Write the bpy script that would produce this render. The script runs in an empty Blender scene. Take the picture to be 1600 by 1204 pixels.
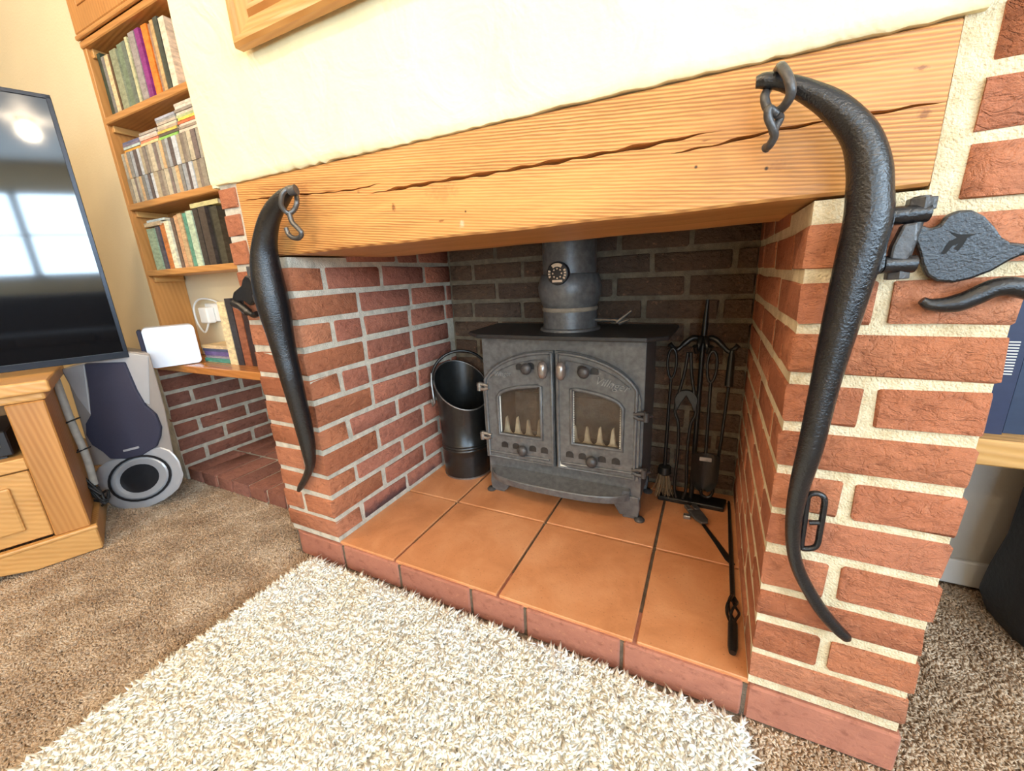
import bpy, bmesh, math, random
import numpy as np
from mathutils import Vector, Matrix
random.seed(7); rng = np.random.default_rng(7)
scn = bpy.context.scene
COL = scn.collection

# ------------------------------------------------------------------ camera
F_PX = 629.3
PITCH, YAW, ROLL = math.radians(15.36), math.radians(26.58), math.radians(-2.829)
CAM = np.array([0.0, -0.728, 0.875])
def _basis():
    cy, sy, cp, sp = math.cos(YAW), math.sin(YAW), math.cos(PITCH), math.sin(PITCH)
    fw = np.array([-sy*cp, cy*cp, -sp]); r = np.array([cy, sy, 0.0]); u = np.cross(r, fw)
    cr, sr = math.cos(ROLL), math.sin(ROLL)
    return cr*r + sr*u, -sr*r + cr*u, fw
RX, UP, FW = _basis()
cd = bpy.data.cameras.new('camera'); cd.sensor_fit = 'HORIZONTAL'; cd.sensor_width = 36
cd.lens = F_PX/1600*36; cd.clip_start = 0.02; cd.clip_end = 200
cam = bpy.data.objects.new('camera', cd); COL.objects.link(cam)
cam.matrix_world = Matrix(((RX[0], UP[0], -FW[0], CAM[0]), (RX[1], UP[1], -FW[1], CAM[1]), (RX[2], UP[2], -FW[2], CAM[2]), (0, 0, 0, 1)))
scn.camera = cam

# ------------------------------------------------------------------ light and exposure
scn.view_settings.view_transform = 'Standard'
scn.view_settings.look = 'None'
scn.view_settings.gamma = 1.0
scn.view_settings.use_curve_mapping = False
scn.view_settings.exposure = 0.12
LAMP_W, LAMP_COL = 32.0, (1.0, 0.79, 0.55)
WIN_W, WIN_COL = 20.0, (0.60, 0.80, 1.0)
scn.cycles.use_denoising = True
scn.cycles.max_bounces = 7
scn.cycles.diffuse_bounces = 4
scn.cycles.use_adaptive_sampling = True
scn.cycles.adaptive_threshold = 0.03
scn.cycles.sample_clamp_indirect = 6.0
world = bpy.data.worlds.new('world'); scn.world = world; world.use_nodes = True
bg = world.node_tree.nodes['Background']; bg.inputs[0].default_value = (0.55, 0.75, 1.0, 1); bg.inputs[1].default_value = 0.6
def area_light(name, loc, direction, sx, sy, watts, col):
    l = bpy.data.lights.new(name, 'AREA'); l.shape = 'RECTANGLE'; l.size = sx; l.size_y = sy; l.energy = watts; l.color = col
    o = bpy.data.objects.new(name, l); COL.objects.link(o); o.location = loc
    o.rotation_euler = Vector(direction).to_track_quat('-Z', 'Y').to_euler(); return o
# daylight entering through the panes of the two windows (their frames are built with the room)
WIN_RIGHT = [(2.93, y, z) for y in (-3.02, -2.2, -1.38) for z in (1.83, 1.37)]
WIN_REAR = [(x, -4.13, 1.10) for x in (0.78, 1.58, 2.38)]
for p in WIN_RIGHT: area_light('window_daylight', p, (-1, 0, 0), 0.74, 0.44, WIN_W*1.3, WIN_COL)
for p in WIN_REAR: area_light('window_daylight', p, (0, 1, 0), 0.72, 1.80, WIN_W*1.7, WIN_COL)

# ------------------------------------------------------------------ helpers
def ray(px, py): return ((px-800)/F_PX)*RX - ((py-602)/F_PX)*UP + FW
def at(px, py, y=0.0):
    r = ray(px, py); return CAM + r*((y-CAM[1])/r[1])
def atz(px, py, z):
    r = ray(px, py); return CAM + r*((z-CAM[2])/r[2])
def atp(px, py, P, n):
    r = ray(px, py); n = np.array(n, float); return CAM + r*(((np.array(P)-CAM) @ n)/(r @ n))
def worldloc(o):
    v = Vector((0, 0, 0))
    while o is not None: v = v + o.location; o = o.parent
    return v
def tag(o, label=None, cat=None, group=None, kind=None):
    if label: o['label'] = label
    if cat: o['category'] = cat
    if group: o['group'] = group
    if kind: o['kind'] = kind
    return o
def empty(name, loc, label=None, cat=None, group=None, kind=None):
    o = bpy.data.objects.new(name, None); COL.objects.link(o); o.location = Vector(loc); o.empty_display_size = 0.05
    return tag(o, label, cat, group, kind)
class MB:
    def __init__(s): s.v = []; s.f = []; s.m = []; s.mi = 0
    def add(s, vs, fs):
        b = len(s.v); s.v += [tuple(map(float, p)) for p in vs]; s.f += [tuple(i+b for i in f) for f in fs]; s.m += [s.mi]*len(fs); return s
    def box(s, x0, x1, y0, y1, z0, z1):
        return s.add([(x0,y0,z0),(x1,y0,z0),(x1,y1,z0),(x0,y1,z0),(x0,y0,z1),(x1,y0,z1),(x1,y1,z1),(x0,y1,z1)],
                     [(0,3,2,1),(4,5,6,7),(0,1,5,4),(1,2,6,5),(2,3,7,6),(3,0,4,7)])
    def obox(s, c, ax, ay, az):
        c, ax, ay, az = [np.array(q, float) for q in (c, ax, ay, az)]
        P = [c+sx*ax+sy*ay+sz*az for sz in (-1,1) for sx, sy in ((-1,-1),(1,-1),(1,1),(-1,1))]
        return s.add(P, [(0,3,2,1),(4,5,6,7),(0,1,5,4),(1,2,6,5),(2,3,7,6),(3,0,4,7)])
    def prism(s, pts, off):
        pts = [np.array(p, float) for p in pts]; off = np.array(off, float); n = len(pts)
        return s.add(pts+[p+off for p in pts], [tuple(range(n))[::-1], tuple(range(n, 2*n))]+[(i,(i+1)%n,(i+1)%n+n,i+n) for i in range(n)])
    def tube(s, pts, rad, n=10, closed=False, squash=None):
        P = [np.array(p, float) for p in pts]; N = len(P)
        R = [rad]*N if np.isscalar(rad) else list(rad)
        T = []
        for i in range(N):
            a = P[(i-1) % N] if (closed or i > 0) else P[i]; b = P[(i+1) % N] if (closed or i < N-1) else P[i]
            t = b-a; T.append(t/(np.linalg.norm(t)+1e-12))
        ref = np.array([0,0,1.0]) if abs(T[0][2]) < 0.9 else np.array([1.0,0,0])
        u = np.cross(T[0], ref); u /= np.linalg.norm(u)
        vs = []
        for i in range(N):
            u = u - T[i]*(u@T[i]); u /= np.linalg.norm(u)+1e-12; w = np.cross(T[i], u)
            for k in range(n):
                a = 2*math.pi*k/n; vs.append(P[i]+R[i]*(math.cos(a)*u+math.sin(a)*w))
        if squash is not None:   # flatten along a direction about the path
            d = np.array(squash[0], float); d /= np.linalg.norm(d)
            vs = [q-d*((q-P[i//n])@d)*(1-squash[1]) for i, q in enumerate(vs)]
        fs = []
        for i in range(N if closed else N-1):
            j = (i+1) % N
            for k in range(n): fs.append((i*n+k, i*n+(k+1)%n, j*n+(k+1)%n, j*n+k))
        if not closed: fs += [tuple(range(n))[::-1], tuple((N-1)*n+k for k in range(n))]
        return s.add(vs, fs)
    def lathe(s, prof, c, n=32, axis=2, capped=True):
        vs = []; c = np.array(c, float)
        for r, h in prof:
            for k in range(n):
                a = 2*math.pi*k/n; q = [r*math.cos(a), r*math.sin(a), h]
                if axis == 1: q = [q[0], q[2], q[1]]
                if axis == 0: q = [q[2], q[0], q[1]]
                vs.append(c+np.array(q))
        fs = [(i*n+k, i*n+(k+1)%n, (i+1)*n+(k+1)%n, (i+1)*n+k) for i in range(len(prof)-1) for k in range(n)]
        if capped: fs += [tuple(range(n))[::-1], tuple((len(prof)-1)*n+k for k in range(n))]
        return s.add(vs, fs)
    def build(s, name, mat, parent=None, smooth=None, bevel=0.0, seg=1, noise=0.0):
        V = np.array(s.v)
        if parent is None:
            o0 = np.array([(V[:,0].min()+V[:,0].max())/2, (V[:,1].min()+V[:,1].max())/2, V[:,2].min()])
        else: o0 = np.array(worldloc(parent))
        me = bpy.data.meshes.new(name); bm = bmesh.new()
        bv = [bm.verts.new(p) for p in (V-o0)]
        for f, mi in zip(s.f, s.m):
            try: fc = bm.faces.new([bv[i] for i in f]); fc.material_index = mi
            except ValueError: pass
        bmesh.ops.recalc_face_normals(bm, faces=bm.faces)
        if bevel > 0:
            es = [e for e in bm.edges if len(e.link_faces) == 2 and e.calc_face_angle(0) > 0.5]
            bmesh.ops.bevel(bm, geom=es, offset=bevel, segments=seg, affect='EDGES', profile=0.5)
        if noise > 0:
            for v in bm.verts: v.co += Vector(rng.normal(0, noise, 3))
        bm.to_mesh(me); bm.free()
        for m in (mat if isinstance(mat, (list, tuple)) else [mat]): me.materials.append(m)
        if smooth is not None:
            me.polygons.foreach_set('use_smooth', [True]*len(me.polygons)); me.set_sharp_from_angle(angle=math.radians(smooth))
        o = bpy.data.objects.new(name, me); COL.objects.link(o)
        if parent is None: o.location = o0
        else: o.parent = parent
        return o
def arc(c, r, a0, a1, n, u=(1,0,0), w=(0,0,1)):
    c, u, w = np.array(c, float), np.array(u, float), np.array(w, float)
    return [c+r*(math.cos(a)*u+math.sin(a)*w) for a in np.linspace(math.radians(a0), math.radians(a1), n)]
def spline(P, n):
    P = [np.array(p, float) for p in P]; out = []
    Q = [2*P[0]-P[1]]+P+[2*P[-1]-P[-2]]
    for i in range(len(P)-1):
        p0, p1, p2, p3 = Q[i:i+4]
        for t in np.linspace(0, 1, n, endpoint=False):
            out.append(0.5*((2*p1)+(p2-p0)*t+(2*p0-5*p1+4*p2-p3)*t*t+(-p0+3*p1-3*p2+p3)*t**3))
    return out+[P[-1]]

# ------------------------------------------------------------------ materials
def srgb(r, g, b):
    f = lambda c: (c/255/12.92) if c/255 <= 0.04045 else ((c/255+0.055)/1.055)**2.4
    return (f(r), f(g), f(b), 1)
class NT:
    def __init__(s, name):
        s.m = bpy.data.materials.new(name); s.m.use_nodes = True; s.t = s.m.node_tree; s.b = s.t.nodes['Principled BSDF']
        s.pos = s.t.nodes.new('ShaderNodeNewGeometry').outputs['Position']
    def n(s, typ, **kw):
        o = s.t.nodes.new(typ)
        for k, v in kw.items(): setattr(o, k, v)
        return o
    def link(s, a, b): s.t.links.new(a, b)
    def scaled(s, vec, src=None):
        o = s.n('ShaderNodeVectorMath', operation='MULTIPLY'); s.link(src or s.pos, o.inputs[0]); o.inputs[1].default_value = vec; return o.outputs[0]
    def noise(s, scale, detail=4, rough=0.55, vec=None, dist=0.0):
        o = s.n('ShaderNodeTexNoise'); o.inputs['Scale'].default_value = scale; o.inputs['Detail'].default_value = detail
        o.inputs['Roughness'].default_value = rough; o.inputs['Distortion'].default_value = dist; s.link(vec or s.pos, o.inputs['Vector']); return o.outputs['Fac']
    def ramp(s, fac, stops):
        o = s.n('ShaderNodeValToRGB'); e = o.color_ramp.elements
        while len(e) < len(stops): e.new(0.5)
        for el, (p, c) in zip(e, stops): el.position = p; el.color = c
        s.link(fac, o.inputs[0]); return o.outputs[0]
    def mix(s, fac, a, b, typ='MIX'):
        o = s.n('ShaderNodeMix', data_type='RGBA', blend_type=typ)
        for k, v in ((0, fac), (6, a), (7, b)):
            if isinstance(v, (int, float)): o.inputs[k].default_value = v
            elif isinstance(v, tuple): o.inputs[k].default_value = v
            else: s.link(v, o.inputs[k])
        return o.outputs[2]
    def math(s, op, a, b=0.0):
        o = s.n('ShaderNodeMath', operation=op)
        for k, v in ((0, a), (1, b)):
            if isinstance(v, (int, float)): o.inputs[k].default_value = v
            else: s.link(v, o.inputs[k])
        return o.outputs[0]
    def bump(s, h, dist, strength=1.0):
        o = s.n('ShaderNodeBump'); o.inputs['Distance'].default_value = dist; o.inputs['Strength'].default_value = strength
        s.link(h, o.inputs['Height']); s.link(o.outputs[0], s.b.inputs['Normal'])
    def done(s, col, rough=0.6, metal=0.0, spec=0.5):
        if isinstance(col, tuple): s.b.inputs['Base Color'].default_value = col
        else: s.link(col, s.b.inputs['Base Color'])
        if isinstance(rough, (int, float)): s.b.inputs['Roughness'].default_value = rough
        else: s.link(rough, s.b.inputs['Roughness'])
        s.b.inputs['Metallic'].default_value = metal; s.b.inputs['Specular IOR Level'].default_value = spec
        return s.m
def plain(name, c, rough=0.5, metal=0.0, var=0.15, nscale=40, bump=0.0, bscale=200, spec=0.5, vec=None):
    t = NT(name); v = t.scaled(vec) if vec else None
    k = t.noise(nscale, 4, vec=v)
    lo = tuple(max(0, q*(1-var)) for q in c[:3])+(1,); hi = tuple(min(1, q*(1+var)) for q in c[:3])+(1,)
    col = t.ramp(k, [(0.3, lo), (0.7, hi)])
    if bump: t.bump(t.noise(bscale, 3), bump)
    return t.done(col, rough, metal, spec)
def brick_mat(name, cols, dark, bumpd=0.011):
    t = NT(name); oi = t.n('ShaderNodeObjectInfo')
    ofs = t.n('ShaderNodeVectorMath', operation='ADD'); t.link(t.pos, ofs.inputs[0]); t.link(oi.outputs['Random'], ofs.inputs[1])
    v = ofs.outputs[0]
    base = t.ramp(oi.outputs['Random'], cols)
    k = t.noise(28, 6, 0.65, vec=v)
    col = t.mix(t.math('MULTIPLY', k, 0.75), base, dark)
    pale = t.ramp(t.noise(55, 5, 0.7, vec=v), [(0.60, (0,0,0,1)), (0.72, (1,1,1,1))])
    col = t.mix(t.math('MULTIPLY', pale, 0.35), col, srgb(226, 160, 118))
    st = t.scaled((26, 26, 38), v)
    cr_ = t.math('ABSOLUTE', t.math('SUBTRACT', t.noise(1.1, 4, 0.55, vec=st, dist=0.7), 0.5))
    cr_ = t.math('MULTIPLY', t.math('MINIMUM', cr_, 0.04), 3.0)
    vo = t.n('ShaderNodeTexVoronoi'); vo.inputs['Scale'].default_value = 1.3; t.link(st, vo.inputs['Vector'])
    h = t.math('ADD', t.math('ADD', t.noise(1.6, 6, 0.68, vec=st, dist=0.3), cr_), t.math('ADD', t.math('MULTIPLY', vo.outputs['Distance'], 0.35), t.math('MULTIPLY', t.noise(240, 4, 0.75, vec=v), 0.25)))
    col = t.mix(t.math('MULTIPLY', t.ramp(t.noise(1.6, 6, 0.68, vec=st, dist=0.3), [(0.34, (1, 1, 1, 1)), (0.46, (0, 0, 0, 1))]), 0.45), col, (dark[0]*0.6, dark[1]*0.55, dark[2]*0.5, 1))
    t.bump(h, bumpd); return t.done(col, 0.85, 0, 0.3)
BEAM_MARKS = [(615, 324, 0.016, 0.020, 0.75, 0), (560, 300, 0.012, 0.010, 0.5, 0), (722, 350, 0.016, 0.020, 0.45, 1), (1440, 106, 0.018, 0.010, 0.6, 0), (1444, 178, 0.018, 0.016, 0.6, 0), (475, 300, 0.05, 0.06, 0.25, 0), (690, 300, 0.10, 0.05, 0.22, 0), (690, 345, 0.02, 0.006, 0.6, 0), (1100, 220, 0.02, 0.004, 0.6, 0), (1215, 260, 0.03, 0.018, 0.25, 0)]
BEAM_MARKS = [(at(a, b)[0], 0, at(a, b)[2], rx, rz, k, pl) for a, b, rx, rz, k, pl in BEAM_MARKS]  # knots, a pale stain and broad, faintly darker patches
def wood_mat(name, light, dark, axis=0, ring=26.0, rough=0.42, wood_marks=(), holes=False, bump=0.0008):
    t = NT(name)
    sc = [5.0, 5.0, 5.0]; sc[axis] = 0.55
    v = t.scaled(tuple(sc))
    wob = t.noise(1.1, 3, 0.5, vec=v)
    o = t.n('ShaderNodeTexNoise'); o.inputs['Scale'].default_value = ring/5.0; o.inputs['Detail'].default_value = 3; o.inputs['Distortion'].default_value = 0.6; t.link(v, o.inputs['Vector'])
    w = t.n('ShaderNodeTexWave', wave_type='BANDS', bands_direction='DIAGONAL'); w.inputs['Scale'].default_value = ring/2.2; w.inputs['Distortion'].default_value = 2.6
    w.inputs['Detail'].default_value = 2.5; w.inputs['Detail Scale'].default_value = 0.9; t.link(v, w.inputs['Vector'])
    amp = t.ramp(t.noise(2.4, 3, vec=v), [(0.35, (0.35,)*3+(1,)), (0.65, (1,)*3+(1,))])
    g = t.math('ADD', t.math('MULTIPLY', t.math('MULTIPLY', w.outputs['Fac'], amp), 0.60), t.math('MULTIPLY', o.outputs['Fac'], 0.42))
    col = t.ramp(g, [(0.10, light), (0.95, dark)])
    tone = t.ramp(wob, [(0.3, (0.82,0.78,0.72,1)), (0.7, (1.08,1.05,1.0,1))])
    col = t.mix(1.0, col, tone, 'MULTIPLY')
    for (kx, ky, kz, rx, rz, amt, pale_) in wood_marks:
        d = t.n('ShaderNodeVectorMath', operation='DISTANCE'); t.link(t.scaled((1/rx, 0.0, 1/rz)), d.inputs[0]); d.inputs[1].default_value = (kx/rx, 0, kz/rz)
        f = t.ramp(t.math('ADD', d.outputs['Value'], t.math('MULTIPLY', t.noise(70, 4, 0.7), 1.2)), [(0.75, (1,1,1,1)), (1.75, (0,0,0,1))])
        col = t.mix(t.math('MULTIPLY', f, amt), col, srgb(224, 206, 184) if pale_ else (dark[0]*0.45, dark[1]*0.35, dark[2]*0.3, 1))
    if holes:
        vo = t.n('ShaderNodeTexVoronoi'); vo.inputs['Scale'].default_value = 16; t.link(t.pos, vo.inputs['Vector'])
        f = t.ramp(vo.outputs['Distance'], [(0.03, (1,1,1,1)), (0.055, (0,0,0,1))])
        col = t.mix(f, col, (0.03, 0.015, 0.006, 1))
    t.bump(g, bump); return t.done(col, rough, 0, 0.45)

M = {}
M['brick'] = brick_mat('red_brick', [(0.0, srgb(188, 116, 80)), (0.35, srgb(205, 132, 92)), (0.7, srgb(196, 124, 90)), (1.0, srgb(214, 144, 106))], srgb(158, 94, 68))
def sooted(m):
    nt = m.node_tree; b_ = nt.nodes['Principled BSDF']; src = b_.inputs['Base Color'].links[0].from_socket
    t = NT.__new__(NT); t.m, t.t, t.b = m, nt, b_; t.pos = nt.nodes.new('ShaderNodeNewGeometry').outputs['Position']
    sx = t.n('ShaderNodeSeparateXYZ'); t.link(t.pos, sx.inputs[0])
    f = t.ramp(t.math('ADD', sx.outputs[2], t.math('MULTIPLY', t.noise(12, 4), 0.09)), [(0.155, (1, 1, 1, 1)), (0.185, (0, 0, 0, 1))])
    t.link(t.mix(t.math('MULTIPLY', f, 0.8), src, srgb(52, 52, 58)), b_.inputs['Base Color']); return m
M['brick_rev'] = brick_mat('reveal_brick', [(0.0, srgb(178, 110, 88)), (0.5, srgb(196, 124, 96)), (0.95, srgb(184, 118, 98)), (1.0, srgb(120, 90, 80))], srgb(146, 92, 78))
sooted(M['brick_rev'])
M['brick_soot'] = brick_mat('sooty_brick', [(0.0, srgb(116, 92, 72)), (0.5, srgb(132, 102, 78)), (1.0, srgb(122, 98, 80))], srgb(76, 62, 52), 0.014)
M['brick_alc'] = brick_mat('alcove_brick', [(0.0, srgb(166, 108, 88)), (0.5, srgb(180, 116, 92)), (1.0, srgb(160, 108, 92))], srgb(124, 82, 70))
M['kerb'] = brick_mat('kerb_brick', [(0.0, srgb(172, 112, 90)), (1.0, srgb(186, 124, 100))], srgb(134, 82, 66), 0.0018)
def mortar(name, a, b):
    t = NT(name); k = t.noise(30, 6, 0.65); col = t.ramp(k, [(0.3, a), (0.68, b)]); t.bump(t.math('ADD', t.noise(70, 5, 0.7), t.noise(300, 2)), 0.003); return t.done(col, 0.95, 0, 0.2)
M['mortar'] = mortar('mortar', srgb(196, 176, 138), srgb(232, 216, 182))
M['mortar_rev'] = mortar('reveal_mortar', srgb(176, 168, 150), srgb(222, 212, 192))
M['mortar_soot'] = mortar('sooty_mortar', srgb(104, 92, 76), srgb(140, 126, 104))
M['grout'] = mortar('grout', srgb(86, 74, 62), srgb(120, 106, 90))
t = NT('plaster'); k = t.noise(3.0, 3)
M['plaster'] = None
h = t.math('ADD', t.noise(9, 3, 0.5, dist=1.5), t.math('MULTIPLY', t.noise(45, 5, 0.6), 0.30)); t.bump(h, 0.006)
M['plaster'] = t.done(t.ramp(k, [(0.3, srgb(242, 228, 180)), (0.7, srgb(247, 235, 192))]), 0.9, 0, 0.2)
M['wall'] = plain('cream_wall', srgb(226, 208, 172), 0.9, 0, 0.03, 4, 0.001, 120, 0.2)
M['wall_grey'] = plain('grey_wall', srgb(200, 196, 188), 0.9, 0, 0.03, 4, 0.001, 120, 0.2)
M['white'] = plain('white_paint', srgb(235, 235, 232), 0.5, 0, 0.02, 10)
M['beam'] = wood_mat('beam_wood', srgb(228, 168, 100), srgb(136, 74, 30), 0, 52, 0.40, wood_marks=BEAM_MARKS, holes=True, bump=0.0012)
M['pine'] = wood_mat('pine', srgb(204, 150, 88), srgb(180, 122, 64), 0, 18, 0.4)
M['pine_y'] = wood_mat('pine_lengthwise', srgb(216, 166, 102), srgb(194, 140, 78), 1, 16, 0.38)
M['pine_z'] = wood_mat('pine_upright', srgb(202, 146, 84), srgb(178, 120, 62), 2, 16, 0.42)
M['worktop'] = wood_mat('worktop_wood', srgb(196, 132, 74), srgb(166, 104, 54), 0, 14, 0.2)
M['oak'] = wood_mat('oak', srgb(214, 170, 106), srgb(184, 136, 74), 0, 16, 0.4)
def iron(name, c, rough, bscale, bd, spec=0.5):
    t = NT(name); k = t.noise(60, 4); col = t.ramp(k, [(0.3, tuple(q*0.7 for q in c)+(1,)), (0.7, tuple(q*1.3 for q in c)+(1,))])
    if bd: t.bump(t.math('ADD', t.noise(bscale, 3, 0.6), t.math('MULTIPLY', t.noise(bscale*0.25, 2), 0.8)), bd)
    return t.done(col, rough, 0.0, spec)
M['hame'] = iron('black_painted_iron', (0.008, 0.008, 0.009), 0.25, 330, 0.0008, 0.6)
M['ironware'] = iron('dark_ironware', (0.05, 0.046, 0.044), 0.38, 180, 0.0008, 0.6)
M['tool'] = iron('black_tool_iron', (0.007, 0.007, 0.006), 0.34, 200, 0.0004)
M['stove'] = iron('stove_cast_iron', (0.105, 0.106, 0.104), 0.36, 260, 0.0004, 0.6)
M['stove_dk'] = iron('stove_dark_plate', (0.02, 0.02, 0.02), 0.45, 260, 0.0003, 0.5)
M['steel'] = plain('worn_steel', (0.30, 0.29, 0.27, 1), 0.35, 0.8, 0.25, 60)
M['dull_steel'] = plain('dull_steel', (0.13, 0.125, 0.12, 1), 0.38, 0.7, 0.25, 60)
M['letters'] = iron('raised_lettering', (0.24, 0.24, 0.225), 0.4, 260, 0.0)
M['knob'] = plain('polished_knob', (0.30, 0.26, 0.23, 1), 0.25, 0.6, 0.2, 40)
M['rope'] = plain('white_rope', srgb(225, 220, 205), 0.9, 0, 0.15, 200)
M['bucket'] = iron('black_enamel', (0.012, 0.012, 0.011), 0.28, 200, 0.0002, 0.55)
M['fireclay'] = plain('cream_fireclay', srgb(250, 226, 186), 0.9, 0, 0.1, 60)
M['vermic'] = plain('grey_firebrick', srgb(150, 138, 120), 0.95, 0, 0.25, 30, 0.003, 120)
M['screen'] = plain('tv_screen', (0.004, 0.004, 0.005, 1), 0.05, 0, 0.0, 5, spec=0.9)
M['black'] = plain('black_plastic', (0.012, 0.012, 0.014, 1), 0.4, 0, 0.1, 40)
M['blacksoft'] = plain('black_fabric', (0.010, 0.009, 0.009, 1), 0.75, 0, 0.3, 60, 0.002, 90)
M['silver'] = plain('silver_plastic', srgb(182, 182, 184), 0.35, 0.25, 0.04, 20)
M['greyside'] = plain('grey_cabinet', srgb(150, 142, 136), 0.45, 0.1, 0.05, 20)
M['grille'] = plain('dark_grille_cloth', srgb(48, 48, 66), 0.8, 0, 0.12, 400, 0.0006, 900)
M['cone'] = plain('speaker_cone', srgb(40, 42, 46), 0.3, 0.2, 0.1, 30)
M['whitebox'] = plain('white_plastic', srgb(226, 234, 246), 0.3, 0, 0.01, 10)
M['sofa'] = plain('charcoal_upholstery', srgb(52, 50, 52), 0.9, 0, 0.15, 200)
M['cable'] = plain('cable', (0.02, 0.02, 0.02, 1), 0.5)
M['conduit'] = plain('grey_conduit', srgb(170, 168, 160), 0.5)
M['pages'] = plain('book_pages', srgb(222, 208, 176), 0.9, 0, 0.08, 300)
t = NT('terracotta_tile'); oi = t.n('ShaderNodeObjectInfo')
k = t.noise(7, 5, 0.6, dist=0.5); col = t.ramp(k, [(0.25, srgb(182, 116, 70)), (0.5, srgb(204, 136, 88)), (0.75, srgb(218, 154, 106))])
pit = t.ramp(t.noise(190, 2, 0.5), [(0.64, (0,0,0,1)), (0.72, (1,1,1,1))]); col = t.mix(t.math('MULTIPLY', pit, 0.4), col, srgb(120, 66, 36))
t.bump(t.math('ADD', t.noise(12, 3), t.math('MULTIPLY', t.noise(160, 3), 0.25)), 0.0012)
M['tile'] = t.done(col, 0.40, 0, 0.45)
def pile_mat(name, stops, sc, rough=0.9, translucent=0.0):
    t = NT(name); k = t.noise(sc, 3, 0.7); k2 = t.noise(9, 3)
    col = t.mix(0.5, t.ramp(k, stops), t.ramp(k2, stops)); m = t.done(col, rough, 0, 0.15)
    if translucent:
        tr = t.n('ShaderNodeBsdfTranslucent'); t.link(col, tr.inputs[0]); mx = t.n('ShaderNodeMixShader'); mx.inputs[0].default_value = translucent
        t.link(t.b.outputs[0], mx.inputs[1]); t.link(tr.outputs[0], mx.inputs[2]); t.link(mx.outputs[0], t.t.nodes['Material Output'].inputs[0])
    return m
M['rug'] = pile_mat('cream_wool', [(0.30, srgb(250, 238, 212)), (0.5, srgb(254, 249, 234)), (0.68, srgb(255, 255, 250))], 95, 0.9, 0.0)
M['carpet'] = pile_mat('brown_carpet', [(0.32, srgb(142, 116, 92)), (0.5, srgb(190, 164, 136)), (0.66, srgb(228, 206, 180))], 260)
t = NT('stove_glass'); g = t.n('ShaderNodeBsdfTransparent'); mx = t.n('ShaderNodeMixShader'); out = t.t.nodes['Material Output']
k = t.noise(9, 4, 0.6); soot_reflection = t.ramp(k, [(0.35, (0.16,)*3+(1,)), (0.70, (0.45,)*3+(1,))])  # brown film: soot plus the room's reflection put into the colour
t.done(srgb(104, 84, 66), 0.12, 0, 0.6); t.link(soot_reflection, mx.inputs[0]); t.link(g.outputs[0], mx.inputs[1]); t.link(t.b.outputs[0], mx.inputs[2]); t.link(mx.outputs[0], out.inputs[0])
M['glass'] = t.m
def emit(name, c, s):
    t = NT(name); t.b.inputs['Emission Color'].default_value = c; t.b.inputs['Emission Strength'].default_value = s; return t.done(c, 0.5)

# ------------------------------------------------------------------ dimensions of the fireplace (metres)
XL, XR = -0.998, 0.117            # inner faces of the opening
XLO, XRO = -1.222, 0.345          # outer edges of the chimney breast
YB = 0.735                        # back of the opening
HZ = 0.090                        # hearth top
ZJ = [0.098, 0.168, 0.245, 0.312, 0.394, 0.468, 0.547, 0.622, 0.700, 0.776, 0.852, 0.928, 1.005, 1.076, 1.150, 1.225, 1.300, 1.375, 1.45, 1.525]+[1.6+0.0755*i for i in range(11)]
JT = 0.0085                       # half joint
BL, BD, BH = 0.215, 0.100, 0.060  # a brick
BRICKS = {}
def brick_meshes(key):
    out = []
    for i in range(7):
        bm = bmesh.new(); bmesh.ops.create_cube(bm, size=1.0)
        for v in bm.verts: v.co = Vector((v.co.x*BL, v.co.y*BD, v.co.z*BH))
        bmesh.ops.bevel(bm, geom=bm.edges[:], offset=0.0032, segments=1, affect='EDGES')
        for v in bm.verts: v.co += Vector((rng.normal(0, 0.0018), rng.normal(0, 0.0007), rng.normal(0, 0.0016)))
        me = bpy.data.meshes.new('brick'); bm.to_mesh(me); bm.free(); me.materials.append(M[key])
        me.polygons.foreach_set('use_smooth', [True]*len(me.polygons)); me.set_sharp_from_angle(angle=math.radians(50)); out.append(me)
    return out
def brick(parent, key, x0, x1, y0, y1, z0, z1, rot=0.006, name='brick'):
    if key not in BRICKS: BRICKS[key] = brick_meshes(key)
    o = bpy.data.objects.new(name, random.choice(BRICKS[key])); COL.objects.link(o); o.parent = parent
    c = Vector(((x0+x1)/2, (y0+y1)/2, (z0+z1)/2)); o.location = c-worldloc(parent)
    dx, dy, dz = x1-x0, y1-y0, z1-z0
    e = [rng.normal(0, rot*0.5) for _ in range(3)]
    if dy > dx*1.3 and dy > dz: o.scale = (dy/BL, dx/BD, dz/BH); o.rotation_euler = (e[0]*0.5, e[1]*0.6, math.pi/2+e[2]*0.3)
    else: o.scale = (dx/BL, dy/BD, dz/BH); o.rotation_euler = (e[0]*0.5, e[1]*0.6, e[2]*0.3)
    return o

# ------------------------------------------------------------------ room shell
def struct(name, mb, mat, **kw):
    o = mb.build(name, mat, **kw); o['kind'] = 'structure'; return o
t = NT('carpet_ground'); k = t.noise(330, 4, 0.75); k2 = t.noise(9, 3)
cst = [(0.32, srgb(120, 98, 78)), (0.5, srgb(166, 140, 114)), (0.68, srgb(208, 184, 156))]  # darker than the tufts: the pile's self-shadowing put into the colour
t.bump(k, 0.006); M['carpet_ground'] = t.done(t.mix(0.25, t.ramp(k, cst), t.ramp(k2, cst)), 0.95, 0, 0.1)
struct('floor', MB().box(-4.0, 3.1, -4.3, 0.9, -0.05, -0.004), M['carpet_ground'])
struct('ceiling', MB().box(-4.0, 3.1, -4.3, 0.9, 2.40, 2.5), M['white'])
struct('wall_left', MB().box(-4.1, -4.0, -4.3, 0.9, -0.05, 2.45), M['wall'])
struct('wall_alcove_front', MB().box(-4.0, -2.222, 0.215, 0.32, 0, 2.40), M['wall'])
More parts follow.
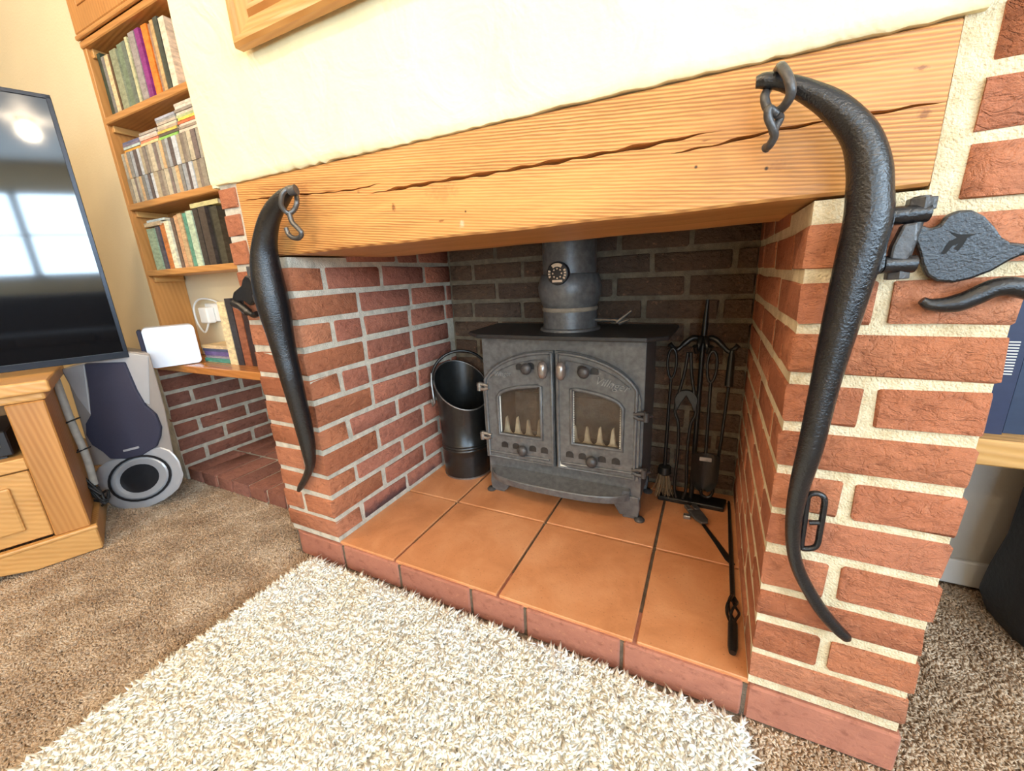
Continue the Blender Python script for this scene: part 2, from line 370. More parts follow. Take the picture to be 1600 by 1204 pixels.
struct('wall_alcove_back', MB().box(-2.24, -1.2, 0.345, 0.43, 0.545, 2.40), M['wall'])
struct('wall_alcove_rear', MB().box(-2.4, -1.2, 0.66, 0.75, 0, 0.6), M['wall'])
struct('wall_recess_back', MB().box(XRO-0.01, 3.1, 0.625, 0.75, 0, 2.40), M['wall_grey'])
struct('baseboard_recess', MB().box(XRO, 3.0, 0.610, 0.627, 0, 0.075), M['white'], bevel=0.004)
def wall_with_window(name, fixed, lo, hi, w0, w1, z0, z1, axis, thick):
    mb = MB()
    for a, b, c, d in ((lo, w0, 0, 2.4), (w1, hi, 0, 2.4), (w0, w1, 0, z0), (w0, w1, z1, 2.4)):
        if axis == 0: mb.box(min(fixed, fixed+thick), max(fixed, fixed+thick), a, b, c, d)
        else: mb.box(a, b, min(fixed, fixed+thick), max(fixed, fixed+thick), c, d)
    return struct(name, mb, M['wall'])
wall_with_window('wall_right', 3.0, -4.3, 0.9, -3.45, -0.95, 1.10, 2.10, 0, 0.1)
wall_with_window('wall_rear', -4.2, -4.0, 3.1, 0.36, 2.80, 0.10, 2.10, 1, -0.1)
for wn, fx, ax, a0, a1 in (('window_1', 3.02, 0, -3.45, -0.95), ('window_2', -4.22, 1, 0.36, 2.80)):
    mb = MB()
    def bar(a, b, c, d):
        if ax == 0: mb.box(fx-0.03, fx+0.03, a, b, c, d)
        else: mb.box(a, b, fx-0.03, fx+0.03, c, d)
    h0, h1 = (0.10, 2.10) if ax else (1.10, 2.10)
    bar(a0, a0+0.05, h0, h1); bar(a1-0.05, a1, h0, h1); [bar(m_-0.03, m_+0.03, h0, h1) for m_ in (a0+(a1-a0)/3, a0+(a1-a0)*2/3)]
    bar(a0, a1, h0, h0+0.05); bar(a0, a1, h1-0.05, h1); ax or bar(a0, a1, (h0+h1)/2-0.03, (h0+h1)/2+0.03)
    struct(wn, mb, M['white'], bevel=0.005)
# ceiling downlights
LAMPS = [(-1.85, -1.05), (-0.70, -1.10), (1.4, -1.6), (-1.75, -2.9), (-0.1, -2.9)]
LAMP_LABELS = ['round brass ceiling downlight above the television', 'round brass ceiling downlight before the fireplace beam', 'round brass ceiling downlight beside the recess',
               'round brass ceiling downlight behind the rug', 'round brass ceiling downlight near the rear window']
M['bulb'] = emit('lit_bulb', (1.0, 0.80, 0.55, 1), 6.0)
M['brass'] = plain('brass', (0.55, 0.40, 0.16, 1), 0.3, 0.9)
for (x, y), lb in zip(LAMPS, LAMP_LABELS):
    r = empty('ceiling_downlight', (x, y, 2.40), lb, 'lamp', 'ceiling downlights')
    MB().lathe([(0.045, 2.40), (0.06, 2.40), (0.06, 2.388), (0.045, 2.384)], (x, y, 0), 24).build('rim', M['brass'], r, smooth=40)
    MB().lathe([(0.04, 2.386), (0.036, 2.378), (0.015, 2.374)], (x, y, 0), 20).build('bulb', M['bulb'], r, smooth=60)
    l = bpy.data.lights.new('downlight', 'POINT'); l.energy = LAMP_W; l.color = LAMP_COL; l.shadow_soft_size = 0.05
    lo = bpy.data.objects.new('downlight', l); COL.objects.link(lo); lo.location = (x, y, 2.30)

# ------------------------------------------------------------------ fireplace masonry
ins = 0.0042
NB = 11
def reveal_rows(root, key, xin, sgn, zone):
    """bricks running into the opening behind the corner brick; sgn +1: face looks to +x"""
    for k in range(NB + 3):
        z0, z1 = ZJ[k]+JT, ZJ[k+1]-JT
        y = (BD if k % 2 == 0 else BL)+2*JT
        if k >= NB: y = 0.20
        while y < YB-0.03:
            L = BL+rng.normal(0, 0.006)
            if rng.random() < 0.12: L = BD
            y1 = min(y+L, YB-0.004)
            if YB-y1 < 0.03: y1 = YB-0.004
            d = abs(rng.normal(0, 0.0010))+0.0008
            if sgn > 0: brick(root, key, xin-BD, xin+d, y, y1, z0, z1)
            else: brick(root, key, xin-d, xin+BD, y, y1, z0, z1)
            y = y1+2*JT
# right pier
pr = struct('wall_pier_right', MB().box(XR+0.0006, XRO-ins, ins, YB, HZ-0.004, 0.9535).box(XR+0.0006, XRO-ins, 0.36, YB, 0.9535, 2.4).box(0.236, XRO-ins, ins, 0.36, 0.9535, 2.4), M['mortar'])
pl = struct('wall_pier_left', MB().box(XLO+ins, XL-ins+0.0015, ins, YB, HZ-0.004, 0.947).box(XLO+ins, XL-ins, 0.36, YB, 0.947, 2.4).box(XLO+ins, -1.141, ins, 0.36, 0.947, 2.4), M['mortar_rev'])
for k in range(NB):
    z0, z1 = ZJ[k]+JT, ZJ[k+1]-JT
    f = lambda: rng.normal(0, 0.0015)
    f = lambda: rng.normal(0, 0.0010)
    g_ = lambda: abs(rng.normal(0, 0.001))+0.001
    if k % 2 == 0:
        brick(pr, 'brick', XR-g_(), XRO+f(), f(), BD, z0, z1); brick(pl, 'brick', XLO+f(), XL+g_(), f(), BD, z0, z1)
    else:
        sp = XR+0.098+rng.normal(0, 0.004)
        brick(pr, 'brick', XR-g_(), sp-JT, f(), BL, z0, z1); brick(pr, 'brick', sp+JT, XRO+f(), f(), BL, z0, z1)
        sp = XLO+(0.092 if k == 1 else 0.135)+rng.normal(0, 0.004)
        brick(pl, 'brick', XLO+f(), sp-JT, f(), BL, z0, z1); brick(pl, 'brick', sp+JT, XL+g_(), f(), BL, z0, z1)
for k in range(NB, len(ZJ)-1):   # bricks at both ends of the beam
    z0, z1 = ZJ[k]+JT, ZJ[k+1]-JT
    brick(pr, 'brick', 0.262+rng.normal(0, 0.003), XRO, rng.normal(0, 0.001), BD, z0, z1)
    if k < NB+3: brick(pl, 'brick', XLO, -1.152+rng.normal(0, 0.002), rng.normal(0, 0.001), BD, z0, min(z1, 1.132))
reveal_rows(pl, 'brick_rev', XL, 1, None); reveal_rows(pr, 'brick', XR, -1, None)
for k in range(0, len(ZJ)-1):    # outer side of the right pier, facing the recess
    z0, z1 = ZJ[k]+JT, ZJ[k+1]-JT; y = (BD if k % 2 == 0 else BL)+2*JT
    while y < 0.58:
        brick(pr, 'brick', XRO-BD, XRO+0.001, y, min(y+BL, 0.612), z0, z1); y += BL+2*JT
pb = struct('wall_fireplace_back', MB().box(XL-0.02, XR+0.02, YB+ins, YB+0.12, 0, 1.45), M['mortar_soot'])
for k in range(NB+3):
    z0, z1 = ZJ[k]+JT, ZJ[k+1]-JT; x = XL+0.006 if k % 2 else XL-0.11
    while x < XR-0.02:
        L = BL+rng.normal(0, 0.008); x0, x1 = max(x, XL+0.004), min(x+L, XR-0.004)
        if x1-x0 > 0.025: brick(pb, 'brick_soot', x0, x1, YB-abs(rng.normal(0, 0.003))-0.001, YB+BD, z0, z1, 0.012)
        x += L+2*JT
struct('ceiling_flue', MB().box(XLO+0.02, XRO-0.02, 0.13, YB+0.1, 1.33, 1.40), M['mortar_soot'])
# plastered chimney breast above the beam
mb = MB(); NX, NZ = 90, 70
xs = np.linspace(XLO-0.014, 0.252, NX)
bot = [at(px, py, 0)[2] for px, py in ((330, 291), (372, 285.5), (480, 260), (732, 202), (880, 167), (1100, 116), (1300, 70), (1500, 24))]
bx = [at(px, py, 0)[0] for px, py in ((330, 291), (372, 285.5), (480, 260), (732, 202), (880, 167), (1100, 116), (1300, 70), (1500, 24))]
gv = []
for i, x in enumerate(xs):
    zb = np.interp(x, bx, bot)+rng.normal(0, 0.0012)
    for j in range(NZ):
        z = zb+(2.40-zb)*(j/(NZ-1))**1.6
        e = 0.006*math.sin(x*7+1)*math.sin(z*9)+0.002*math.sin(x*31+z*17)
        edge = min(1, j/4)
        gv.append((x, -0.004-0.006*edge+0.4*e*edge, z))
gf = [(i*NZ+j, (i+1)*NZ+j, (i+1)*NZ+j+1, i*NZ+j+1) for i in range(NX-1) for j in range(NZ-1)]
mb.add(gv, gf)
mb.add([(p[0], 0.02, p[2]) for p in (gv[i*NZ] for i in range(NX))]+[gv[i*NZ] for i in range(NX)], [(i, i+1, NX+i+1, NX+i) for i in range(NX-1)])
mb.box(XLO-0.014, XLO+0.002, -0.004, 0.345, 1.137, 2.40)
plo = struct('wall_chimney_breast', mb, M['plaster'], smooth=50)
struct('wall_breast_core', MB().box(XLO, 0.25, 0.02, 0.13, 1.145, 2.40), M['plaster'])

# hearth: tiles and kerb
hearth = empty('hearth', (-0.44, 0.36, 0), 'terracotta tiled hearth with a red brick kerb inside the opening', 'hearth')
MB().box(XLO+0.03, XRO-0.02, 0.03, YB+0.02, 0.002, HZ-0.008).build('grout_bed', M['grout'], hearth)
seams_x = [XL-0.003, -0.779, -0.438, -0.098, XR+0.004]; seams_y = [0.005, 0.338, 0.676, YB]
for i in range(4):
    for j in range(3):
        g = 0.0042
        MB().box(seams_x[i]+(g if i else 0), seams_x[i+1]-(g if i < 3 else 0), seams_y[j]+(g if j else 0), seams_y[j+1]-g, HZ-0.012, HZ).build('tile', M['tile'], hearth, bevel=0.0018)
kx = [XLO]+[at(px, py, 0)[0] for px, py in ((537, 862), (625, 895), (735, 922), (820, 957), (971, 1019), (1163, 1079))]+[XRO+0.002]
for i in range(len(kx)-1):
    a, b = kx[i]+(0.004 if i else 0), kx[i+1]-(0.004 if i < len(kx)-2 else 0)
    if i == 0:
        pts = [(b, -0.004), (b, 0.10), (a, 0.10)]+[(a+0.05-0.05*math.cos(q)*1.0, 0.046-0.05*math.sin(q)) for q in np.linspace(0, math.pi/2, 7)]
        MB().prism([(p[0], p[1], 0.0) for p in pts], (0, 0, 0.083)).build('kerb_brick', M['kerb'], hearth, bevel=0.003)
    else: MB().box(a, b, -0.004+rng.normal(0, 0.001), 0.10, 0, 0.083).build('kerb_brick', M['kerb'], hearth, bevel=0.004)
MB().box(XLO+0.02, XRO-0.01, 0.001, 0.05, 0.0, 0.0795).build('kerb_joint', M['grout'], hearth)

# ------------------------------------------------------------------ oak beam with its shakes (cracks)
def crack(pxs): P = [at(a, b, 0) for a, b in pxs]; return np.array([p[0] for p in P]), np.array([p[2] for p in P])
C1 = crack([(376, 314), (440, 306), (520, 300), (560, 295), (599, 285)])
C2 = crack([(576, 303), (640, 291), (700, 281), (780, 268), (860, 254), (940, 240), (1000, 229), (1060, 217), (1126, 203)])
C3 = crack([(1048, 240), (1120, 226), (1200, 206), (1290, 186), (1380, 164), (1480, 139)])
bx0, bx1 = -1.139, 0.234
X = np.linspace(bx0, bx1, 170); nz = []
def cw(c, w):
    x0, x1 = c[0][0], c[0][-1]
    t_ = np.clip((X-x0)/(x1-x0), 0, 1); return w*np.clip(np.minimum(t_, 1-t_)*9, 0, 1)*(0.75+0.25*np.sin(X*90)+0.15*np.sin(X*41))
w1, w2, w3 = cw(C1, 0.0035), cw(C2, 0.0075), cw(C3, 0.0045)
z2 = np.interp(X, *C2); z1 = np.maximum(np.interp(X, *C1), z2+0.012); z3 = np.minimum(np.interp(X, *C3), z2-0.012)
for arr in (z1, z2, z3): arr += 0.0008*np.sin(X*130)
zb = np.interp(X, [bx0, bx1], [0.950, 0.9585])+0.0008*np.sin(X*23); zt = np.interp(X, [bx0, bx1], [1.139, 1.134])
rows = [(zb, 0.36), (zb, 0.004), (zb+0.004, 0.0), (0.5*(zb+z3), -0.001)]
for z_, w_ in ((z3, w3), (z2, w2), (z1, w1)):
    rows += [(z_-w_/2-1e-4, 0.0), (z_, np.where(w_ > 1e-5, np.minimum(0.03, w_*5), 0)), (z_+w_/2+1e-4, 0.0)]
rows += [(0.5*(zt+z1), -0.001), (zt-0.003, 0.0), (zt, 0.004), (zt, 0.36)]
mb = MB(); nr = len(rows)
vs = [(X[i], float(r[1][i] if hasattr(r[1], '__len__') else r[1]), float(r[0][i])) for i in range(len(X)) for r in rows]
fs = [(i*nr+j, (i+1)*nr+j, (i+1)*nr+j+1, i*nr+j+1) for i in range(len(X)-1) for j in range(nr-1)]
fs += [tuple(range(nr)), tuple((len(X)-1)*nr+j for j in range(nr))[::-1]]+[(i*nr+nr-1, (i+1)*nr+nr-1, (i+1)*nr, i*nr) for i in range(len(X)-1)]
mb.add(vs, fs)
beam = mb.build('mantel_beam', M['beam'], smooth=30)
tag(beam, 'long cracked pine beam spanning the fireplace opening', 'beam')
# ------------------------------------------------------------------ wood-burning stove
SX = -0.432; YF = 0.462
stove = empty('wood_stove', (SX, 0.58, HZ), 'dark grey cast iron stove with two arched glass doors in the fireplace', 'stove')
def archz(x):     # top of the door arch
    u = min(1.0, abs(x-SX-(-0.003))/0.268); return 0.498+0.140*(1-u**2.1)**0.55
zb0, zt0 = 0.165, 0.676; xa, xb = -0.703, -0.160; yb = 0.70
mb = MB()
mb.box(xa, xa+0.012, YF+0.01, yb, zb0, zt0).box(xb-0.012, xb, YF+0.01, yb, zb0, zt0).box(xa+0.012, xb-0.012, yb-0.015, yb, zb0, zt0).box(xa+0.012, xb-0.012, YF+0.01, yb-0.015, zb0, zb0+0.02)
# front surround: strip above the arch, side strips, strip below
cx = np.linspace(xa, xb, 41)
for i in range(40):
    a, b = cx[i], cx[i+1]
    za, zc = (archz(a)-0.012 if abs(a-SX) < 0.262 else zb0), (archz(b)-0.012 if abs(b-SX) < 0.262 else zb0)
    za, zc = max(za, zb0), max(zc, zb0)
    if abs((a+b)/2-SX) > 0.262: za = zc = zb0
    mb.add([(a, YF, za), (b, YF, zc), (b, YF, zt0), (a, YF, zt0), (a, YF+0.014, za), (b, YF+0.014, zc), (b, YF+0.014, zt0), (a, YF+0.014, zt0)], [(0,1,2,3),(4,7,6,5),(0,4,5,1)])
mb.box(xa, xb, YF+0.004, YF+0.016, zb0, 0.242)
mb.build('body', M['stove'], stove, smooth=30)
tp = [(-0.700, 0.422), (-0.43, 0.412), (-0.155, 0.422), (-0.100, 0.470), (-0.092, 0.72), (-0.772, 0.72), (-0.764, 0.478)]
MB().prism([(x, y, 0.676) for x, y in tp], (0, 0, 0.014)).build('top_plate', M['stove_dk'], stove, bevel=0.004, seg=2)
MB().box(xa+0.014, xb-0.014, 0.672, 0.684, 0.20, 0.42).build('fire_brick', M['vermic'], stove)
MB().box(xa+0.014, xb-0.014, 0.50, 0.68, 0.245, 0.262).build('grate', M['stove_dk'], stove)
# cream toothed fence behind the glass
for x0, x1 in ((-0.660, -0.490), (-0.405, -0.235)):
    pts = [(x0, 0.285), (x1, 0.285), (x1, 0.315)]; n = 4; w = (x1-x0)/n
    for q in range(n):
        c = x1-w*(q+0.5); pts += [(c+w*0.42, 0.318), (c+w*0.22, 0.330), (c+0.003, 0.382+0.005*rng.normal()), (c-0.003, 0.380), (c-w*0.22, 0.330), (c-w*0.42, 0.318)]
    pts += [(x0, 0.315)]
    MB().prism([(x, 0.487, z) for x, z in pts], (0, 0.014, 0)).build('fire_fence', M['fireclay'], stove, bevel=0.002)
def door(s, nm):
    """s=-1 the door with hinges towards the coal bucket, +1 the other"""
    xi, xo = SX+s*0.0035-0.003, SX+s*0.268-0.003
    wi, wo = SX+s*0.052, SX+s*0.214
    wb = 0.332
    def wtop(x): u = abs(x-SX)/0.214; return 0.470+0.050*(1-min(1, u)**2.2)**0.55
    cols = sorted(set([xi, wi, wo, xo]+list(np.linspace(xi, wi, 5))+list(np.linspace(wi, wo, 15))+list(np.linspace(wo, xo, 8))))
    bm = bmesh.new(); cache = {}
    def V(x, z):
        k_ = (round(x, 5), round(z, 5))
        if k_ not in cache: cache[k_] = bm.verts.new((x, YF-0.014, z))
        return cache[k_]
    db = 0.236
    for a, b in zip(cols[:-1], cols[1:]):
        mid = (a+b)/2
        if min(wi, wo) < mid < max(wi, wo): bands = [(lambda x: db, lambda x: wb), (wtop, archz)]
        else:
            bands = [(lambda x: db, lambda x: wb), (lambda x: wb, wtop), (wtop, archz)] if abs(mid-SX) < 0.214 else [(lambda x: db, lambda x: wb), (lambda x: wb, archz)]
        for lo_, hi_ in bands:
            q = [V(a, lo_(a)), V(b, lo_(b)), V(b, hi_(b)), V(a, hi_(a))]
            q = list(dict.fromkeys(q))
            if len(q) > 2:
                try: bm.faces.new(q)
                except ValueError: pass
    r = bmesh.ops.extrude_face_region(bm, geom=bm.faces[:])
    for g_ in r['geom']:
        if isinstance(g_, bmesh.types.BMVert): g_.co.y += 0.018
    bmesh.ops.recalc_face_normals(bm, faces=bm.faces)
    o0 = worldloc(stove)
    for v in bm.verts: v.co -= o0
    me = bpy.data.meshes.new('door'); bm.to_mesh(me); bm.free(); me.materials.append(M['stove'])
    d = bpy.data.objects.new('door', me); COL.objects.link(d); d.parent = stove
    d['label'] = nm
    y = YF-0.0145
    path = [(wi, wb)]+[(x, wtop(x)) for x in np.linspace(wi, wo, 14)]+[(wo, wb)]
    MB().tube([(x, y, z) for x, z in path], 0.0068, 8, closed=True).build('window_lip', M['stove'], d, smooth=60)
    path = [(xi+s*0.006, db+0.006)]+[(x, archz(x)-0.007) for x in np.linspace(xi+s*0.006, xo-s*0.012, 26)]+[(xo-s*0.012, db+0.006)]
    MB().tube([(x, y-0.001, z) for x, z in path], 0.0058, 8, closed=True).build('door_rim', M['stove'], d, smooth=60)
    ip = [(xi+s*0.022, 0.570)]+[(x, archz(x)-0.028) for x in np.linspace(xi+s*0.035, xo-s*0.03, 18)]
    MB().tube([(x, y, z) for x, z in ip], 0.0018, 6).build('inner_rim', M['stove'], d, smooth=60)
    MB().tube([(xi+s*0.02, y, db+0.024), (xo-s*0.012, y, db+0.024)], 0.0045, 8).build('lower_rib', M['stove'], d, smooth=60)
    MB().box(min(wi, wo)-0.006, max(wi, wo)+0.006, YF-0.004, YF-0.001, wb-0.008, 0.548).build('glass_pane', M['glass'], d)
    if s > 0:
        mb = MB()
        for x in (wi+0.004, wo-0.006):
            z = wb+0.004
            while z < wtop(x)-0.006: mb.lathe([(0.0005, -0.004), (0.0038, -0.002), (0.0038, 0.002), (0.0005, 0.004)], (x, YF-0.008, z), 8); z += 0.0078
        mb.build('rope_seal', M['rope'], d, smooth=60)
    else: MB().tube([(wo+0.004, YF-0.008, wb+0.006), (wo+0.005, YF-0.008, 0.49)], 0.003, 8).build('rope_seal', M['rope'], d)
    # air slots (dark plates for the shade in the openings) and spinner knobs
    def slot(x, z):
        pts = [(x-0.013, z-0.008), (x+0.013, z-0.008)]+[(x+0.013*math.cos(q), z+0.004+0.010*math.sin(q)) for q in np.linspace(0, math.pi, 7)]
        MB().prism([(px_, y-0.0007, pz) for px_, pz in pts], (0, 0.004, 0)).build('air_slot', M['stove_dk'], d)
    def spin(x, z):
        MB().lathe([(0.012, 0.004), (0.013, -0.004), (0.019, -0.012), (0.019, -0.018), (0.012, -0.025), (0.002, -0.027)], (x, y, z), 16, axis=1).build('air_knob', M['ironware'], d, smooth=50)
    for q, fx in enumerate((0.045, 0.088, 0.152, 0.196)):
        slot(SX+s*fx, 0.290)
    spin(SX+s*0.122, 0.284)
    slot(SX+s*0.126, 0.578); slot(SX+s*0.085, 0.583); spin(SX+s*0.096, 0.578)
    # oval handle on a stem
    hx = SX+s*0.030; mb = MB().tube([(hx, y, 0.583), (hx, y-0.03, 0.583)], 0.006, 10)
    mb.build('handle_stem', M['ironware'], d, smooth=60)
    mb = MB(); mb.lathe([(0.001, -0.030), (0.010, -0.025), (0.0155, -0.012), (0.0165, 0), (0.0155, 0.012), (0.010, 0.025), (0.001, 0.030)], (hx, y-0.034, 0.583), 16)
    mb.build('handle', M['knob'], d, smooth=70)
    for z in (0.452 if s > 0 else 0.502, 0.268 if s > 0 else 0.318):
        hxx = SX+s*0.282
        mb = MB().tube([(hxx, y-0.004, z-0.014), (hxx, y-0.004, z+0.014)], 0.0095, 12)
        mb.tube([(hxx, y-0.004, z+0.010), (hxx-s*0.022, y-0.004, z+0.008), (hxx-s*0.034, y-0.002, z+0.004)], [0.008, 0.006, 0.007], 10)
        mb.tube([(hxx, y-0.004, z-0.008), (hxx-s*0.022, y-0.004, z-0.008), (hxx-s*0.034, y-0.002, z-0.002)], [0.008, 0.006, 0.007], 10)
        mb.tube([(hxx, y-0.004, z), (hxx+s*0.016, y+0.010, z)], [0.007, 0.005], 8)
        mb.build('hinge', M['steel'] if s < 0 else M['ironware'], d, smooth=60)
    return d
dl = door(-1, 'arched glazed stove door beside the coal bucket'); dr = door(1, 'arched glazed stove door beside the fire tools')
def text_mesh(s_, size, loc, mat, parent, name, rot=0.0, shear=0.35, ext=0.0022, yaw=0.0):
    cu = bpy.data.curves.new('txt', 'FONT'); cu.body = s_; cu.size = size; cu.extrude = ext; cu.shear = shear; cu.align_x = 'CENTER'
    to = bpy.data.objects.new('txt', cu); COL.objects.link(to)
    bpy.context.view_layer.update(); dg = bpy.context.evaluated_depsgraph_get(); dg.update(); me = bpy.data.meshes.new_from_object(to.evaluated_get(dg)); bpy.data.objects.remove(to)
    me.materials.clear(); me.materials.append(mat)
    me.transform(Matrix.Translation(Vector(loc)-worldloc(parent)) @ Matrix.Rotation(yaw, 4, 'Z') @ Matrix.Rotation(math.pi/2, 4, 'X') @ Matrix.Rotation(rot, 4, 'Z'))
    o = bpy.data.objects.new(name, me); COL.objects.link(o); o.parent = parent; return o
text_mesh('Villager', 0.035, (SX+0.176, YF-0.0155, 0.532), M['letters'], dr, 'raised_lettering', -0.20)
text_mesh('Villager', 0.022, (SX-0.190, YF-0.0155, 0.545), M['letters'], dl, 'raised_lettering', 0.10)
# chipped pale patch where the right door's enamel has flaked
MB().prism([(SX+0.004, YF-0.0152, 0.241), (SX+0.05, YF-0.0152, 0.238), (SX+0.034, YF-0.0152, 0.246), (SX+0.014, YF-0.0152, 0.252), (SX+0.010, YF-0.0152, 0.270), (SX+0.003, YF-0.0152, 0.272)], (0, 0.002, 0)).build('flaked_patch', M['rope'], dr)
# ash lip
mb = MB(); n = 24
ux = np.linspace(-0.690, -0.192, n); yf = [YF-0.002-0.072*(1-abs((x+0.441)/0.249)**3)**0.5 for x in ux]; yf[0] = yf[-1] = YF-0.012
vs = []
for x, y in zip(ux, yf): vs += [(x, YF+0.002, 0.158), (x, YF+0.002, 0.196), (x, YF-0.012, 0.193), (x, y+0.010, 0.181), (x, y+0.002, 0.186), (x, y, 0.182), (x, y+0.004, 0.160)]
fs = [(i*7+j, (i+1)*7+j, (i+1)*7+(j+1) % 7, i*7+(j+1) % 7) for i in range(n-1) for j in range(7)]+[tuple(range(7)), tuple((n-1)*7+j for j in range(7))[::-1]]
mb.add(vs, fs).build('ash_lip', M['stove'], stove, smooth=35)
for s in (-1, 1):
    for y in (0.470, 0.66):
        xo = xa+0.004 if s < 0 else xb-0.004
        prof = [(0.0, 0.172), (0.098, 0.172), (0.090, 0.152), (0.072, 0.122), (0.062, 0.106), (0.060, HZ+0.010), (0.000, HZ+0.010), (-0.004, 0.13)]
        leg = MB().prism([(xo-s*a, y-0.012, z) for a, z in prof], (0, 0.030, 0)).build('leg', M['stove'], stove, bevel=0.004, seg=2)
        MB().lathe([(0.016, HZ), (0.017, HZ+0.005), (0.010, HZ+0.012)], (xo+s*0.004, y-0.008, 0), 14).build('foot_pad', M['ironware'], leg, smooth=50)
        MB().box(min(xo, xo-s*0.05), max(xo, xo-s*0.05), y-0.008, y+0.02, HZ, HZ+0.013).build('foot', M['stove'], leg, bevel=0.003)
# flue
FX, FY = -0.424, 0.578
flue = MB().lathe([(0.100, 0.690), (0.098, 0.697), (0.090, 0.700), (0.089, 0.752)], (FX, FY, 0), 40).build('flue_collar', M['stove'], stove, smooth=40)
MB().lathe([(0.0885, 0.752), (0.092, 0.756), (0.091, 0.762), (0.089, 0.765)], (FX, FY, 0), 40).build('fire_cement', M['vermic'], stove, smooth=40)
fp = MB().lathe([(0.088, 0.764), (0.095, 0.780), (0.102, 0.805), (0.104, 0.828), (0.099, 0.850), (0.093, 0.866), (0.091, 0.868), (0.087, 0.871), (0.087, 1.32)], (FX, FY, 0), 40).build('flue_pipe', M['stove'], stove, smooth=40)
th = MB().lathe([(0.034, 0.018), (0.035, 0.0), (0.033, -0.004), (0.029, -0.005)], (-0.428, FY-0.104, 0.872), 28, axis=1).build('flue_thermometer', M['black'], stove, smooth=40)
th['label'] = 'round black flue thermometer with cream dial marks'
M['dial'] = plain('dial_print', srgb(214, 190, 160), 0.6)
mb = MB(); cy_ = FY-0.1098
def seg(r0, r1, a0, a1, n_=6):
    P = [(-0.428+r0*math.cos(q), cy_, 0.872+r0*math.sin(q)) for q in np.linspace(math.radians(a0), math.radians(a1), n_)]
    P += [(-0.428+r1*math.cos(q), cy_, 0.872+r1*math.sin(q)) for q in np.linspace(math.radians(a1), math.radians(a0), n_)]
    mb.prism(P, (0, 0.0008, 0))
seg(0.020, 0.030, 55, 128)
for a in (22, 4, -14, -32, 165, 183, 201): seg(0.022, 0.029, a-6, a+6, 3)
mb.box(-0.444, -0.412, cy_, cy_+0.0008, 0.846, 0.853)
for a in range(0, 360, 45): seg(0.012, 0.016, a-9, a+9, 3)
mb.build('dial_marks', M['dial'], th)
MB().tube([(FX+0.085, 0.57, 0.722), (FX+0.165, 0.555, 0.722)], 0.006, 10).tube([(FX+0.160, 0.556, 0.716), (FX+0.205, 0.55, 0.752)], [0.007, 0.003], 8).tube([(FX+0.168, 0.556, 0.712), (FX+0.20, 0.545, 0.726)], [0.006, 0.003], 8).build('damper_rod', M['steel'], stove, smooth=50)

# ------------------------------------------------------------------ coal bucket
BX, BY, BR = -0.878, 0.576, 0.095
bucket = empty('coal_bucket', (BX, BY, HZ), 'tall black coal bucket with slanted mouth and hoop handle', 'bucket')
prof = [(BR-0.006, HZ+0.004), (BR, HZ+0.004), (BR, HZ+0.012), (BR+0.001, HZ+0.09)]
for z in (0.208, 0.219, 0.230): prof += [(BR+0.001, z-0.004), (BR+0.004, z), (BR+0.001, z+0.004)]
n = 40; mb = MB(); vs = []
levels = prof+[(BR+0.003, 0.33)]
sl = np.array([-0.80, 0.55]); sl /= np.linalg.norm(sl)      # direction in which the rim rises
for r_, z_ in levels:
    for k in range(n): a = 2*math.pi*k/n; vs.append((BX+r_*math.cos(a), BY+r_*math.sin(a), z_))
rimr = BR+0.012
def rimz(a): return 0.462+0.078*(math.cos(a)*sl[0]+math.sin(a)*sl[1])
for rr, dz in ((rimr, 0), (rimr-0.004, 0)):
    for k in range(n): a = 2*math.pi*k/n; vs.append((BX+rr*math.cos(a), BY+rr*math.sin(a), rimz(a)+dz))
for rr, zz in ((BR-0.004, 0.33), (BR-0.004, HZ+0.02)):
    for k in range(n): a = 2*math.pi*k/n; vs.append((BX+rr*math.cos(a), BY+rr*math.sin(a), zz))
L = len(vs)//n
mb.add(vs, [(i*n+k, i*n+(k+1) % n, (i+1)*n+(k+1) % n, (i+1)*n+k) for i in range(L-1) for k in range(n)]+[tuple((L-1)*n+k for k in range(n)), tuple(range(n))[::-1]])
mb.build('body', M['bucket'], bucket, smooth=40)
MB().tube([(BX+rimr*math.cos(a), BY+rimr*math.sin(a), rimz(a)) for a in np.linspace(0, 2*math.pi, 40, endpoint=False)], 0.003, 8, closed=True).build('rim_bead', M['steel'], bucket, smooth=60)
MB().lathe([(BR-0.004, HZ), (BR+0.002, HZ), (BR+0.002, HZ+0.006), (BR-0.004, HZ+0.006)], (BX, BY, 0), 36).build('base_ring', M['steel'], bucket, smooth=40)
hd = np.array([0.80, 0.60, 0])          # hoop axis
hp = [np.array([BX, BY, 0])-hd*(rimr+0.006)*math.cos(q)+np.array([0, 0, 0.490+0.108*math.sin(q)]) for q in np.linspace(0, math.pi, 25)]
MB().tube(hp, 0.006, 8).build('hoop_handle', M['bucket'], bucket, smooth=60)
q0 = hp[0]
MB().tube([q0+np.array([0, 0, 0.03]), q0+np.array([-0.002, -0.004, -0.01]), q0+np.array([0.008, -0.014, -0.05]), q0+np.array([0.016, -0.020, -0.085]), q0+np.array([0.004, -0.016, -0.10]), q0+np.array([-0.004, -0.01, -0.08])], 0.005, 8).build('handle_bracket', M['steel'], bucket, smooth=60)

